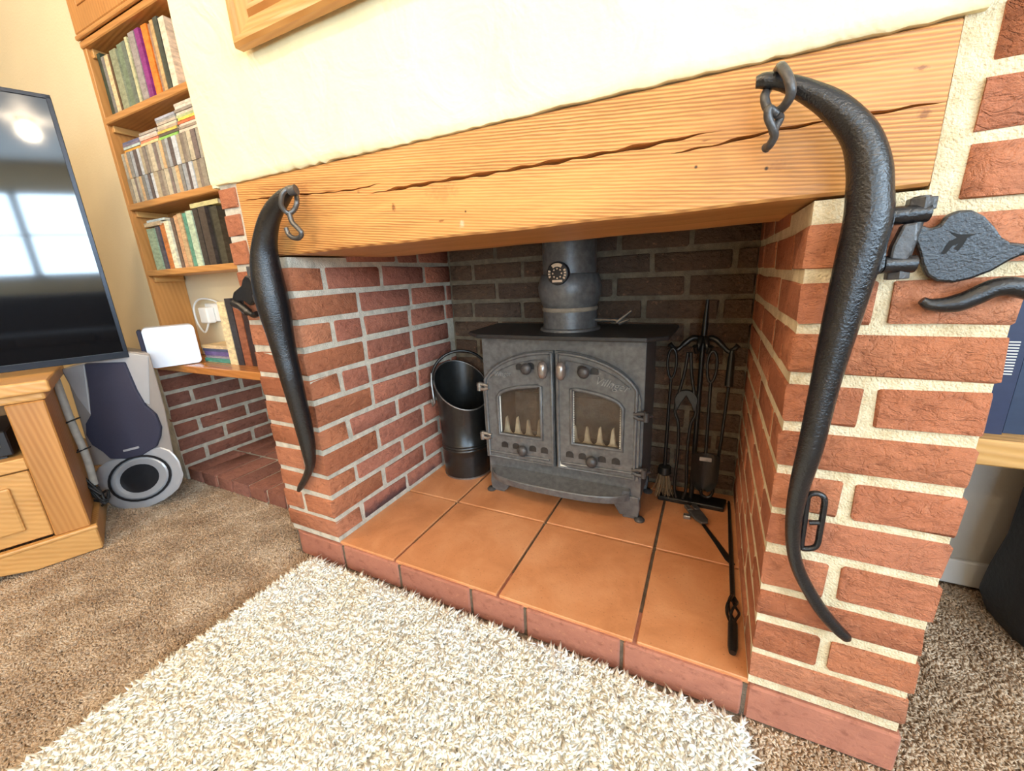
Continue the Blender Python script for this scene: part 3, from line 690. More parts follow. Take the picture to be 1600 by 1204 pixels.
# ------------------------------------------------------------------ fireside companion set
PX, PY = -0.016, 0.640
comp = empty('companion_stand', (PX, PY, HZ), 'black iron tool stand with a spiked pole beside the stove', 'tool stand')
MB().prism([(PX-0.11, PY+0.035, HZ), (PX-0.105, PY-0.03, HZ), (PX+0.10, PY-0.035, HZ), (PX+0.11, PY+0.03, HZ)][::-1], (0, 0, 0.016)).build('base', M['tool'], comp, bevel=0.003)
MB().tube([(PX, PY, HZ+0.01), (PX, PY, 0.62), (PX+0.002, PY, 0.70), (PX+0.004, PY, 0.775)], [0.008, 0.008, 0.009, 0.005], 10).build('pole', M['tool'], comp, smooth=60)
for ax_, ay_ in ((-1, -0.25), (1, -0.25), (-0.35, -0.95), (0.4, -0.95)):
    R_ = 0.078 if abs(ax_) > 0.6 else 0.045; nrm = math.hypot(ax_, ay_); a_ = np.array([ax_/nrm, ay_/nrm, 0])
    c0 = np.array([PX, PY, 0])
    pts = [c0+np.array([0, 0, 0.648]), c0+a_*R_*0.35+np.array([0, 0, 0.660]), c0+a_*R_*0.7+np.array([0, 0, 0.640]), c0+a_*R_*0.95+np.array([0, 0, 0.622]), c0+a_*R_*1.12+np.array([0, 0, 0.630]), c0+a_*R_*1.25+np.array([0, 0, 0.642])]
    MB().tube(spline(pts, 4), [0.009]*9+[0.007]*11+[0.009], 8).build('hook', M['tool'], comp, smooth=60)
def hang(name, x, y, label, head):
    o = empty(name, (x, y, 0.63), label, 'fire tool', 'fireside tools')
    loop = [(x+0.013*math.sin(q), y, 0.590+0.040*math.cos(q)*(1.0 if math.cos(q) > 0 else 1.4)) for q in np.linspace(0, 2*math.pi, 18, endpoint=False)]
    if name in ('fire_shovel', 'hearth_brush'): MB().tube(loop, 0.0042, 8, closed=True).build('loop_handle', M['tool'], o, smooth=60)
    head(o, x, y); return o
def shovel(o, x, y):
    MB().tube([(x, y, 0.536), (x+0.004, y, 0.25)], 0.0048, 8).build('shaft', M['tool'], o, smooth=60)
    mb = MB(); nx_, nz_ = 9, 8; vs = []
    for i in range(nz_):
        tz = i/(nz_-1); z = 0.305-0.125*tz; w = 0.040*(1 if tz < 0.6 else math.sqrt(max(0.05, 1-((tz-0.6)/0.42)**2)))
        for j in range(nx_):
            u = -1+2*j/(nx_-1); vs.append((x+0.004+w*u, y-0.004-0.020*u*u, z))
    b_ = len(vs); vs += [(p[0], p[1]+0.003, p[2]) for p in vs]
    fs = [(i*nx_+j, i*nx_+j+1, (i+1)*nx_+j+1, (i+1)*nx_+j) for i in range(nz_-1) for j in range(nx_-1)]
    fs += [tuple(b_+q for q in f[::-1]) for f in fs]
    ring = [j for j in range(nx_)]+[(i+1)*nx_-1 for i in range(1, nz_)]+[(nz_-1)*nx_+j for j in range(nx_-2, -1, -1)]+[i*nx_ for i in range(nz_-2, 0, -1)]
    fs += [(ring[q], ring[(q+1) % len(ring)], ring[(q+1) % len(ring)]+b_, ring[q]+b_) for q in range(len(ring))]
    mb.add(vs, fs).build('blade', M['tool'], o, smooth=40)
    MB().box(x-0.026, x+0.030, y-0.008, y-0.005, 0.278, 0.292).build('maker_plate', M['steel'], o, bevel=0.001)
def brush(o, x, y):
    MB().tube([(x, y, 0.536), (x-0.002, y, 0.44), (x-0.004, y, 0.22)], [0.0045, 0.005, 0.006], 8).build('shaft', M['tool'], o, smooth=60)
    MB().lathe([(0.004, 0.235), (0.020, 0.228), (0.022, 0.205), (0.018, 0.200)], (x-0.004, y, 0), 14).build('ferrule', M['tool'], o, smooth=40)
    mb = MB()
    for q in range(70):
        a, r_ = rng.uniform(0, 6.28), 0.018*math.sqrt(rng.uniform()); p0 = np.array([x-0.004+r_*math.cos(a), y+r_*math.sin(a), 0.203])
        mb.tube([p0, p0+np.array([0.5*(p0[0]-x+0.004), 0.5*(p0[1]-y), -0.04]), p0+np.array([1.3*(p0[0]-x+0.004)+rng.normal(0, 0.004), 1.3*(p0[1]-y), -0.075])], [0.0011, 0.001, 0.0005], 4)
    mb.build('bristles', M['bristle'], o)
M['bristle'] = plain('straw_bristle', srgb(120, 98, 70), 0.9)
def tongs(o, x, y):
    c = 0.485
    for s in (-1, 1):
        pts = [(x+s*0.004, y, 0.625), (x+s*0.010, y, 0.56), (x+s*0.022, y, c+0.01), (x+s*0.030, y, c-0.05), (x+s*0.018, y, c-0.09), (x+s*0.014, y, 0.30), (x+s*0.018, y, 0.18), (x+s*0.010, y, 0.135)]
        MB().tube(spline(pts, 5), 0.0048, 8).build('arm', M['tool'], o, smooth=60)
    MB().prism([(x+0.034*math.cos(q), y-0.005, c-0.012+0.036*math.sin(q)) for q in np.linspace(0, math.pi, 12)]+[(x-0.026, y-0.005, c-0.05), (x-0.014, y-0.005, c-0.02), (x, y-0.005, c+0.004), (x+0.014, y-0.005, c-0.02), (x+0.026, y-0.005, c-0.05)], (0, 0.010, 0)).build('pivot_plate', M['tool'], o, bevel=0.002)
def pokerh(o, x, y):
    MB().tube([(x, y, 0.628), (x, y, 0.60), (x, y, 0.52), (x, y, 0.515)], [0.006, 0.010, 0.012, 0.006], 12).build('grip', M['tool'], o, smooth=50)
    MB().tube(spline([(x, y, 0.52), (x-0.006, y, 0.34), (x-0.014, y, 0.205), (x-0.018, y, 0.15), (x-0.03, y-0.002, 0.135), (x-0.048, y-0.003, 0.142), (x-0.052, y-0.003, 0.16)], 4), 0.0048, 8).build('shaft', M['tool'], o, smooth=60)
hang('fire_tongs', PX-0.034, PY-0.068, 'black fire tongs with a rounded pivot hanging on the tool stand', tongs)
hang('hearth_brush', PX-0.083, PY-0.040, 'hearth brush with straw bristles hanging next to the stove', brush)
hang('fire_shovel', PX+0.030, PY-0.060, 'black fire shovel with a bright maker plate on the tool stand', shovel)
hang('hooked_poker', PX+0.080, PY-0.030, 'hooked poker with thick grip hanging nearest the brick reveal', pokerh)
# poker and riddling lever lying on the tiles
pk = empty('twisted_poker', (0.095, 0.36, HZ), 'long black poker with twisted basket handle lying on the tiles', 'poker')
pz = HZ+0.006
MB().tube([(0.1015, 0.672, pz), (0.100, 0.45, pz), (0.0975, 0.20, pz+0.003)], [0.004, 0.006, 0.006], 8).build('shaft', M['tool'], pk, smooth=60)
for q in range(4):
    pts = []
    for t_ in np.linspace(0, 1, 22):
        r_ = 0.004+0.009*math.sin(math.pi*t_)*1.0; a = q*math.pi/2+t_*2.6; y_ = 0.205-0.085*t_
        pts.append((0.0965+r_*math.cos(a)-0.002*t_, y_, HZ+0.0155+r_*math.sin(a)))
    MB().tube(pts, 0.0032, 6).build('handle_strand', M['tool'], pk, smooth=60)
MB().tube([(0.0945, 0.122, HZ+0.013), (0.0925, 0.06, HZ+0.011), (0.0915, 0.046, HZ+0.010)], [0.010, 0.010, 0.007], 10).build('handle_end', M['tool'], pk, smooth=60)
rd = empty('riddling_lever', (0.04, 0.46, HZ), 'flat iron lever with a wide notched head crossing under the poker', 'fire tool')
a0, a1 = atz(1084, 800, HZ+0.01), atz(1150, 882, HZ+0.004)
dv = a1-a0; dv[2] = 0; dv /= np.linalg.norm(dv); sv = np.array([-dv[1], dv[0], 0])
A0 = np.array([a0[0], a0[1], HZ+0.012]); A1 = np.array([min(a1[0], 0.103), a1[1], HZ])
mid = A0+dv*0.07
MB().prism([A0-sv*0.020, A0+sv*0.022, A0+dv*0.05+sv*0.020, mid+sv*0.010, mid-sv*0.010, A0+dv*0.045-sv*0.020], (0, 0, 0.008)).build('head', M['ironware'], rd, bevel=0.002)
MB().prism([A0-sv*0.020-dv*0.03, A0-sv*0.004-dv*0.03, A0-sv*0.002, A0-sv*0.020], (0, 0, 0.010)).build('prong', M['steel'], rd, bevel=0.002)
MB().prism([A0+sv*0.004-dv*0.03, A0+sv*0.022-dv*0.03, A0+sv*0.022, A0+sv*0.004], (0, 0, 0.010)).build('prong', M['ironware'], rd, bevel=0.002)
hp = A1.copy(); hp[2] = HZ+0.002; m2 = mid.copy(); m2[2] = HZ+0.008
MB().tube([m2-dv*0.01, m2*0.5+hp*0.5, hp-dv*0.02, hp], [0.006, 0.008, 0.010, 0.006], 8, squash=((0, 0, 1), 0.35)).build('handle', M['tool'], rd, smooth=60)
MB().box(A0[0]-0.03, A0[0]-0.008, A0[1]-0.035, A0[1]-0.015, HZ, HZ+0.012).build('block', M['steel'], rd, bevel=0.002)
# ------------------------------------------------------------------ horse hames on the piers
def hame_path(pts, y):
    """pixels along the bar with its visible width -> world points and radii at distance y from the wall"""
    P, Rr = [], []
    for i, (px, py, w) in enumerate(pts):
        p = at(px, py, y); a = pts[max(0, i-1)]; b = pts[min(len(pts)-1, i+1)]
        tx, ty = b[0]-a[0], b[1]-a[1]; l = math.hypot(tx, ty); nx, ny = -ty/l, tx/l
        e = at(px+nx*w/2, py+ny*w/2, y)-at(px-nx*w/2, py-ny*w/2, y)
        P.append(p); Rr.append(np.linalg.norm(e)/2*0.97)
    return P, Rr
def dense(P, Rr, n=5):
    Q = spline([np.append(p, r) for p, r in zip(P, Rr)], n); return [q[:3] for q in Q], [max(0.003, q[3]) for q in Q]
# large hame
YH = -0.050
hr = empty('horse_hame', at(1300, 700, -0.03), 'large black iron horse hame mounted on the pier beside the dark books', 'horse hame', 'horse hames')
pts = [(1181, 129, 18), (1195, 126, 26), (1222, 128, 30), (1262, 143, 42), (1306, 169, 58), (1343, 211, 70), (1357, 259, 76), (1358, 300, 76), (1355, 345, 76), (1336, 420, 69), (1312, 510, 59), (1289, 600, 48), (1266, 700, 42), (1249, 760, 34), (1240, 810, 28), (1240, 860, 23), (1252, 900, 20), (1281, 950, 19), (1306, 980, 17), (1322, 995, 14), (1327, 1000, 6)]
P, Rr = hame_path(pts, YH)
# the tail leans back to the wall
for i, p in enumerate(P):
    if i > 12: P[i] = at(pts[i][0], pts[i][1], YH+min(0.036, 0.0055*(i-12)+0.0)); 
P, Rr = dense(P, Rr); MB().tube(P, Rr, 24).build('bar', M['hame'], hr, smooth=60)
def px_tube(pp, y, r, n=8, closed=False, k=5, **kw):
    Q = [at(q[0], q[1], q[2] if len(q) > 2 else y) for q in pp]
    if closed: Q = Q+[Q[0]]
    S = spline(Q, k)
    if closed: S = S[:-1]
    return MB().tube(S, r, n, closed=closed, **kw)
ring = px_tube([(1222, 105, YH-0.024), (1232, 122, YH-0.034), (1236, 145, YH-0.034), (1226, 165, YH-0.022), (1212, 175, YH-0.012), (1199, 168, YH-0.006), (1195, 150, YH-0.002), (1202, 136, YH+0.018), (1214, 112, YH+0.022), (1219, 104, YH+0.002)], YH, 0.0055, 10, closed=True)
ring.build('ring', M['ironware'], hr, smooth=60)
px_tube([(1213, 178, YH-0.020), (1202, 170, YH-0.026), (1200, 183, YH-0.026), (1207, 200, YH-0.022), (1210, 212, YH-0.016), (1203, 226, YH-0.008), (1197, 231, YH)], YH, [0.005]*30+[0.006], 10).build('hook_link', M['ironware'], hr, smooth=60)
px_tube([(1213, 178, YH-0.020), (1219, 184, YH-0.010), (1212, 198, YH-0.014), (1208, 208, YH-0.018)], YH, 0.005, 10).build('hook_eye', M['ironware'], hr, smooth=60)
# lug, hinge knuckles and bolt
lug = [(1392, 322), (1402, 325), (1400, 345), (1388, 385), (1384, 420), (1372, 432), (1366, 425), (1374, 385), (1384, 345)]
MB().prism([at(a, b, YH+0.005) for a, b in lug], (0, 0.028, 0)).build('lug', M['hame'], hr, bevel=0.004, seg=2)
for c0, c1, r_ in (((1388, 338), (1450, 332), 0.011), ((1378, 414), (1428, 412), 0.011)):
    MB().tube([at(*c0, YH+0.02), at(*c1, YH+0.024)], r_, 12).build('knuckle', M['hame'], hr, smooth=50)
MB().tube([at(1441, 309, -0.022), at(1437, 329, -0.022)], 0.015, 6).tube([at(1441, 306, -0.022), at(1440, 312, -0.022)], 0.009, 10).build('bolt_head', M['ironware'], hr, bevel=0.001)
MB().tube([at(1402, 421, -0.022), at(1400, 436, -0.022)], 0.013, 6).build('bolt_nut', M['ironware'], hr, bevel=0.001)
MB().tube([at(1438, 325, -0.022), at(1402, 425, -0.022)], 0.008, 10).build('bolt', M['ironware'], hr, smooth=60)
fl = [(1412, 350), (1436, 346), (1434, 375), (1416, 412), (1388, 412), (1394, 385)]
MB().prism([at(a, b, -0.036) for a, b in fl], (0, 0.014, 0)).build('flap', M['ironware'], hr, bevel=0.003, seg=2)
sp = [(1437, 350), (1455, 356), (1468, 352), (1480, 336), (1498, 328), (1520, 327), (1540, 337), (1556, 354), (1567, 370), (1580, 378), (1600, 380), (1612, 381), (1612, 398), (1600, 398), (1578, 408), (1550, 424), (1518, 436), (1490, 442), (1464, 440), (1448, 430), (1440, 412), (1436, 395), (1428, 372)]
MB().prism([at(a, b, -0.014) for a, b in sp], (0, 0.010, 0)).build('spade_plate', M['hame'], hr, bevel=0.003, seg=2)
cut = [(1484, 362), (1500, 366), (1527, 365), (1512, 371), (1507, 380), (1497, 392), (1491, 388), (1499, 380), (1488, 384), (1478, 396), (1470, 397), (1477, 386), (1483, 377), (1496, 371)]
M['hole'] = plain('cutout_shade', (0.004, 0.004, 0.004, 1), 0.8)  # near-black stands for the shade inside the bird-shaped cutout
MB().prism([at(a, b, -0.0146) for a, b in cut], (0, 0.002, 0)).build('bird_cutout_shade', M['hole'], hr)
S = [at(a, b, -0.014) for a, b in ((1440, 469), (1452, 475), (1475, 476), (1500, 472), (1525, 462), (1550, 451), (1575, 447), (1600, 451), (1612, 454))]
Sp = spline(S, 5); MB().tube(Sp, [0.005+0.0065*min(1, i/14) for i in range(len(Sp))], 12).build('trace_hook', M['hame'], hr, smooth=60)
lp = [(1262, 776), (1268, 771), (1279, 771), (1288, 778), (1287, 796), (1281, 830), (1277, 850), (1268, 856), (1254, 856), (1252, 850), (1256, 820), (1260, 790)]
px_tube(lp, -0.020, 0.0046, 8, closed=True, k=3).tube([at(1264, 816, -0.020), at(1281, 816, -0.020)], 0.004, 8).build('slotted_loop', M['hame'], hr, smooth=60)
# small-looking hame on the far pier
YL = -0.045
hl = empty('horse_hame', at(440, 560, -0.03), 'black iron horse hame mounted on the pier beside the bookcase', 'horse hame', 'horse hames')
pts = [(459, 297, 10), (450, 301, 17), (441, 310, 20), (428, 328, 22), (419, 350, 22), (414, 380, 24), (414, 405, 27), (418, 435, 30), (424, 463, 31), (431, 492, 29), (438, 522, 25), (446, 555, 22), (455, 590, 20), (464, 625, 18), (472, 655, 17), (480, 690, 15), (484, 715, 12), (484, 730, 10), (478, 746, 9), (470, 760, 8), (467, 766, 5)]
P, Rr = hame_path(pts, YL)
for i in range(len(P)):
    if i > 12: P[i] = at(pts[i][0], pts[i][1], YL+min(0.033, 0.005*(i-12)))
P, Rr = dense(P, Rr); MB().tube(P, Rr, 20).build('bar', M['hame'], hl, smooth=60)
px_tube([(447, 296, YL-0.02), (441, 304, YL-0.026), (439, 318, YL-0.026), (444, 328, YL-0.02), (452, 333, YL-0.012), (460, 327, YL-0.004), (464, 315, YL), (462, 303, YL+0.012), (455, 293, YL+0.016)], YL, 0.0055, 8, closed=True).build('ring', M['dull_steel'], hl, smooth=60)
MB().tube([at(452, 299, YL-0.012), at(463, 296, YL-0.006)], [0.010, 0.011], 12).build('knob', M['ironware'], hl, smooth=50)
px_tube([(452, 333, YL-0.018), (456, 346, YL-0.018), (463, 354, YL-0.018), (471, 363, YL-0.016), (468, 371, YL-0.014), (460, 372, YL-0.012), (451, 366, YL-0.010), (447, 356, YL-0.010)], YL, 0.0055, 8).build('hook_link', M['dull_steel'], hl, smooth=60)
MB().tube([at(398, 434, YL+0.012), at(406, 458, YL+0.012)], 0.011, 14).build('bolt', M['steel'], hl, smooth=50)
MB().tube([at(394, 416, YL+0.012), at(397, 432, YL+0.012)], 0.016, 6).build('bolt_head', M['ironware'], hl, bevel=0.001)
MB().tube([at(402, 460, YL+0.012), at(406, 472, YL+0.012)], 0.014, 6).build('bolt_nut', M['ironware'], hl, bevel=0.001)
for c0, c1 in (((396, 428), (420, 432)), ((404, 464), (424, 466))):
    MB().tube([at(*c0, YL+0.014), at(*c1, YL+0.008)], 0.010, 10).build('knuckle', M['hame'], hl, smooth=50)
spl = [(393, 440), (389, 432), (382, 430), (378, 436), (376, 446), (364, 456), (362, 466), (366, 472), (380, 470), (390, 478), (396, 470), (399, 458)]
MB().prism([at(a, b, -0.024) for a, b in spl], (0, 0.014, 0)).build('spade_plate', M['hame'], hl, bevel=0.003)
px_tube([(366, 474), (376, 478), (386, 486), (396, 492), (402, 490)], -0.02, [0.012]*12+[0.008]*9, 10).build('trace_hook', M['hame'], hl, smooth=60)

# ------------------------------------------------------------------ picture frame on the plaster
f0 = at(373, 78, -0.035); fxl, fzb = f0[0], f0[2]
pf = empty('picture_frame', (fxl+0.30, -0.02, fzb), 'stepped pine picture frame hanging on the plaster above the beam', 'picture frame')
prof = [(0.0, 0.012), (0.0, 0.030), (0.006, 0.036), (0.016, 0.036), (0.020, 0.028), (0.048, 0.020), (0.056, 0.028), (0.064, 0.028), (0.068, 0.022), (0.074, 0.024), (0.080, 0.014), (0.080, 0.004)]
FWD, FHT = 0.62, 0.46
def rail(corners):
    mb = MB(); n = len(prof)
    (x0, z0, dx0, dz0), (x1, z1, dx1, dz1) = corners
    vs = [(x0+dx0*a, -0.012-b, z0+dz0*a) for a, b in prof]+[(x1+dx1*a, -0.012-b, z1+dz1*a) for a, b in prof]
    mb.add(vs, [(i, (i+1) % n, (i+1) % n+n, i+n) for i in range(n)]+[tuple(range(n))[::-1], tuple(range(n, 2*n))]); return mb
cr = [(fxl, fzb, 1, 1), (fxl+FWD, fzb, -1, 1), (fxl+FWD, fzb+FHT, -1, -1), (fxl, fzb+FHT, 1, -1)]
for i in range(4): rail((cr[i], cr[(i+1) % 4])).build('frame_rail', M['pine'] if i % 2 == 0 else M['pine_z'], pf, smooth=25)
M['canvas'] = plain('muted_landscape_print', srgb(150, 140, 110), 0.7, 0, 0.4, 6)
MB().box(fxl+0.07, fxl+FWD-0.07, -0.018, -0.012, fzb+0.07, fzb+FHT-0.07).build('picture', M['canvas'], pf)

# ------------------------------------------------------------------ alcove beside the chimney breast
XA = -2.20
wl = struct('wall_alcove_brick', MB().box(XA-0.10, XA-ins, 0.15, 0.66, 0.0, 0.545), M['mortar_rev'])
ZA = [0.066, 0.138, 0.212, 0.283, 0.357, 0.430, 0.503, 0.55]
for k in range(7):
    y = 0.135 if k % 2 else 0.03
    while y < 0.65:
        y0, y1 = max(y, 0.152), min(y+BL, 0.655)
        if y1-y0 > 0.03: brick(wl, 'brick_alc', XA-0.10, XA+rng.normal(0, 0.001), y0, y1, ZA[k]+0.008, min(ZA[k+1]-0.008, 0.546))
        y += BL+0.018
ledge = empty('brick_ledge', (-1.7, 0.35, 0), 'low ledge of flat laid bricks under the wooden worktop', 'ledge')
MB().box(XA, XLO-0.002, 0.162, 0.66, 0.0, 0.056).build('mortar_bed', M['mortar_rev'], ledge)
x = XA+0.004; i = 0
while x < XLO-0.05:
    x1 = min(x+0.106, XLO-0.004)
    for (y0, y1) in ((0.154, 0.369), (0.383, 0.60)): brick(ledge, 'brick_alc', x, x1, y0, y1, 0.002, 0.0615, 0.004)
    x += 0.119
wt = tag(MB().box(-2.224, XLO-0.003, 0.142, 0.343, 0.546, 0.577).build('worktop', M['worktop'], bevel=0.003), 'polished wooden worktop over the brick ledge in the alcove', 'worktop')

bc = empty('bookcase', (-1.75, 0.28, 0.965), 'pine bookcase of open shelves with a cupboard on top in the alcove', 'bookcase')
yf_, yb_ = 0.212, 0.344
MB().box(-2.222, -2.198, yf_, yb_, 0.578, 2.38).build('side_panel', M['pine_z'], bc, bevel=0.002)
MB().box(-2.198, XLO-0.016, yb_-0.008, yb_, 0.945, 2.38).build('back_panel', M['pine_z'], bc)
SHELF = [0.965, 1.228, 1.542]
for z in SHELF: MB().box(-2.198, XLO-0.016, yf_-0.004, yb_-0.008, z-0.024, z).build('shelf', M['pine'], bc, bevel=0.003)
for z in SHELF: MB().box(-2.198, -2.18, yf_+0.012, yb_-0.008, z-0.048, z-0.024).build('shelf_batten', M['pine_y'], bc, bevel=0.002)
MB().box(-2.222, XLO-0.016, yf_-0.006, yb_-0.008, 1.775, 1.797).build('cupboard_floor', M['pine'], bc, bevel=0.003)
MB().box(-2.222, XLO-0.016, yf_-0.016, yf_-0.004, 1.797, 1.812).build('cupboard_moulding', M['pine'], bc, bevel=0.005, seg=2)
MB().box(-2.198, -2.18, yf_+0.012, yb_-0.008, 1.745, 1.775).build('shelf_batten', M['pine_y'], bc, bevel=0.002)
for x0, x1 in ((-2.218, -1.74), (-1.734, XLO-0.02)):
    cdr = MB().box(x0, x1, yf_-0.012, yf_+0.008, 1.816, 2.36).build('cupboard_door', M['pine_z'], bc, bevel=0.003)
    MB().box(x0+0.07, x1-0.07, yf_-0.015, yf_-0.012, 1.886, 2.29).build('door_panel', M['pine_z'], cdr, bevel=0.003)

# books ---------------------------------------------------------------------------------------------
BM = {}
def book_mat(c, var=0.25):
    key = (tuple(c), var)
    if key not in BM:
        t = NT('book_cover'); cc = srgb(*c); oi = t.n('ShaderNodeObjectInfo')
        ofs = t.n('ShaderNodeVectorMath', operation='ADD'); t.link(t.pos, ofs.inputs[0]); t.link(oi.outputs['Random'], ofs.inputs[1])
        k = t.noise(55, 3, 0.7, vec=t.scaled((0.6, 0.6, 1.6), ofs.outputs[0]))
        lo = tuple(q*(1-var) for q in cc[:3])+(1,); hi = tuple(min(1, q*(1+var)+var*0.05) for q in cc[:3])+(1,)
        BM[key] = t.done(t.ramp(k, [(0.35, lo), (0.65, hi)]), 0.5)
    return BM[key]
def book(x0, w, h, z, c, label, y0=None, d=0.115, cat='book', group=None, name='book', var=0.25, lean=0.0):
    y0 = yf_+0.012+rng.uniform(0, 0.008) if y0 is None else y0
    x1 = x0+w-0.0015; tk = min(0.002, w*0.15); mb = MB()
    mb.box(x0, x0+tk, y0, y0+d, z, z+h).box(x1-tk, x1, y0, y0+d, z, z+h).box(x0+tk, x1-tk, y0, y0+tk, z, z+h)
    mb.mi = 1; mb.box(x0+tk, x1-tk, y0+tk, y0+d-0.003, z+0.002, z+h-0.004)
    o = mb.build(name, [book_mat(c, var), M['pages']]); tag(o, label, cat, group)
    if lean: o.rotation_euler[1] = lean
    return o
def flat_book(x0, x1, z, th, c, label, y0=None, d=0.115, cat='book', group=None, name='book', var=0.25):
    y0 = yf_+0.012+rng.uniform(0, 0.01) if y0 is None else y0
    tk = min(0.0015, th*0.2); mb = MB()
    mb.box(x0, x1, y0, y0+d, z, z+tk).box(x0, x1, y0, y0+d, z+th-0.0006-tk, z+th-0.0006).box(x0, x1, y0, y0+tk, z+tk, z+th-0.0006-tk)
    mb.mi = 1; mb.box(x0+0.002, x1-0.002, y0+tk, y0+d-0.002, z+tk, z+th-0.0006-tk)
    return tag(mb.build(name, [book_mat(c, var), M['pages']]), label, cat, group)
top = [(0.024, 0.215, (34, 52, 40), 'dark green book at the end of the top shelf by the side panel'), (0.022, 0.198, (120, 118, 116), 'grey book next to the dark green one on the top shelf'),
       (0.030, 0.196, (222, 196, 150), 'wide cream book near the side panel on the top shelf'), (0.012, 0.190, (96, 66, 40), 'thin brown book between cream and mottled green on the top shelf'),
       (0.046, 0.200, (142, 146, 118), 'thick mottled sage green book on the top shelf'), (0.034, 0.208, (112, 128, 104), 'mottled grey green book beside the thick sage one'),
       (0.028, 0.206, (100, 110, 100), 'dull blue green book before the pale spine on the top shelf'), (0.018, 0.212, (196, 192, 150), 'pale cream green spine on the top shelf after the green group'),
       (0.014, 0.196, (70, 50, 38), 'thin dark brown book in the middle of the top shelf'), (0.040, 0.214, (150, 142, 140), 'broad grey speckled book beside the purple one'),
       (0.030, 0.214, (130, 40, 118), 'purple book on the top shelf'), (0.036, 0.218, (245, 126, 40), 'bright orange book on the top shelf'),
       (0.022, 0.212, (150, 120, 100), 'taupe book right after the orange one on the top shelf'), (0.020, 0.212, (196, 160, 110), 'tan book between taupe and black on the top shelf'),
       (0.026, 0.214, (60, 66, 58), 'blackish green book towards the chimney end of the top shelf'), (0.034, 0.205, (222, 208, 184), 'ivory book touching the chimney end of the top shelf')]
x = -2.176
for w, h_, c, lb in top:
    book(x, w, h_, SHELF[2], c, lb); x += w*1.17 if x > -1.9 else w*1.12
ORD = ('first second third fourth fifth sixth seventh eighth ninth tenth eleventh twelfth thirteenth fourteenth fifteenth sixteenth seventeenth eighteenth nineteenth twentieth '
       'twenty-first twenty-second twenty-third twenty-fourth twenty-fifth twenty-sixth twenty-seventh twenty-eighth twenty-ninth thirtieth thirty-first thirty-second thirty-third thirty-fourth thirty-fifth thirty-sixth thirty-seventh thirty-eighth thirty-ninth fortieth').split()
CN = ['stone grey', 'cream', 'dusky brown', 'pale grey', 'peach', 'mid grey', 'blue grey', 'dark plum', 'silver white', 'sand', 'umber']
muted = [(150, 140, 124), (196, 184, 158), (118, 104, 100), (170, 164, 148), (206, 168, 122), (132, 128, 122), (160, 164, 168), (88, 76, 76), (196, 200, 204), (176, 160, 132), (128, 116, 106)]
zc = SHELF[1]
for row, (zz, lab, grp) in enumerate(((zc, 'bottom row', 'disc cases standing in the bottom row'), (zc+0.0935, 'upper row', 'disc cases standing in the second row'))):
    x = -2.178; k = row*3; cnt = 0
    while x < -1.52:
        w = rng.uniform(0.017, 0.030); book(x, w, 0.092, zz, muted[k % 11], '%s disc case, %s from the side panel in the %s' % (CN[k % 11], ORD[cnt], lab), cat='disc case', group=grp, name='disc_case', var=0.2, y0=yf_+0.008+rng.uniform(0, 0.003)); x += w+0.0008; k += 1; cnt += 1
stc = [[(236, 160, 60), (190, 206, 200), (120, 110, 130), (90, 96, 130)], [(238, 206, 150), (226, 130, 100), (200, 176, 160), (214, 200, 190), (170, 160, 150)], [(140, 190, 90), (90, 80, 70), (220, 190, 90), (180, 160, 140), (214, 204, 180), (190, 176, 160), (150, 150, 150), (170, 172, 184)],
       [(214, 196, 176), (150, 136, 120), (224, 208, 190), (214, 110, 70), (222, 200, 90), (180, 190, 140), (222, 208, 190), (150, 140, 130), (216, 206, 190), (206, 196, 180)], [(210, 200, 180), (150, 140, 130), (200, 190, 170), (140, 130, 120), (200, 190, 176), (160, 150, 140)]]
x = -2.150
for q, colset in enumerate(stc):
    zz = zc+0.187
    for j, c in enumerate(colset):
        th = 0.0088; dx = rng.normal(0, 0.003)
        flat_book(x+dx, x+0.128+dx, zz, th, c, 'flat disc case, %s up in the %s lying stack from the bookcase side panel' % (ORD[j], ORD[q]), cat='disc case', group='disc cases lying in stacks', name='disc_case', y0=yf_+0.010+rng.uniform(0, 0.004)); zz += th
    x += 0.136
low = [(0.060, 0.165, (150, 170, 140), 'wide mottled green book at the side panel end of the lowest shelf'), (0.024, 0.168, (80, 76, 84), 'dark slate book between green and orange on the lowest shelf'),
       (0.042, 0.178, (206, 122, 58), 'rusty orange book on the lowest shelf'), (0.034, 0.182, (226, 220, 190), 'off white book after the orange one on the lowest shelf'), (0.022, 0.190, (100, 82, 72), 'brown book right of the off white one'),
       (0.026, 0.196, (196, 150, 110), 'tan book with a worn spine on the lowest shelf'), (0.030, 0.200, (190, 160, 120), 'light brown book beside the tan one'), (0.024, 0.198, (80, 140, 120), 'teal green book on the lowest shelf'),
       (0.040, 0.202, (186, 204, 176), 'broad pale mint book on the lowest shelf'), (0.034, 0.205, (52, 46, 44), 'black book with pale lettering next to the mint one'), (0.044, 0.207, (66, 56, 50), 'charcoal book with round spots on its spine'),
       (0.022, 0.205, (24, 24, 24), 'jet black slim book near the chimney on the lowest shelf'), (0.040, 0.200, (60, 58, 46), 'dark olive book against the chimney end of the lowest shelf')]
x = -2.150
for w, h_, c, lb in low: book(x, w, h_, SHELF[0], c, lb); x += w*1.2
flat_book(-2.155, -2.03, SHELF[0]+0.172, 0.016, (200, 176, 140), 'tan book lying flat over the green and slate books', group=None)
flat_book(-2.140, -2.00, SHELF[0]+0.189, 0.009, (190, 204, 204), 'pale blue thin book lying on top of the tan one')
flat_book(-1.80, -1.62, SHELF[0]+0.208, 0.016, (206, 196, 140), 'pale yellow book lying across the black books')
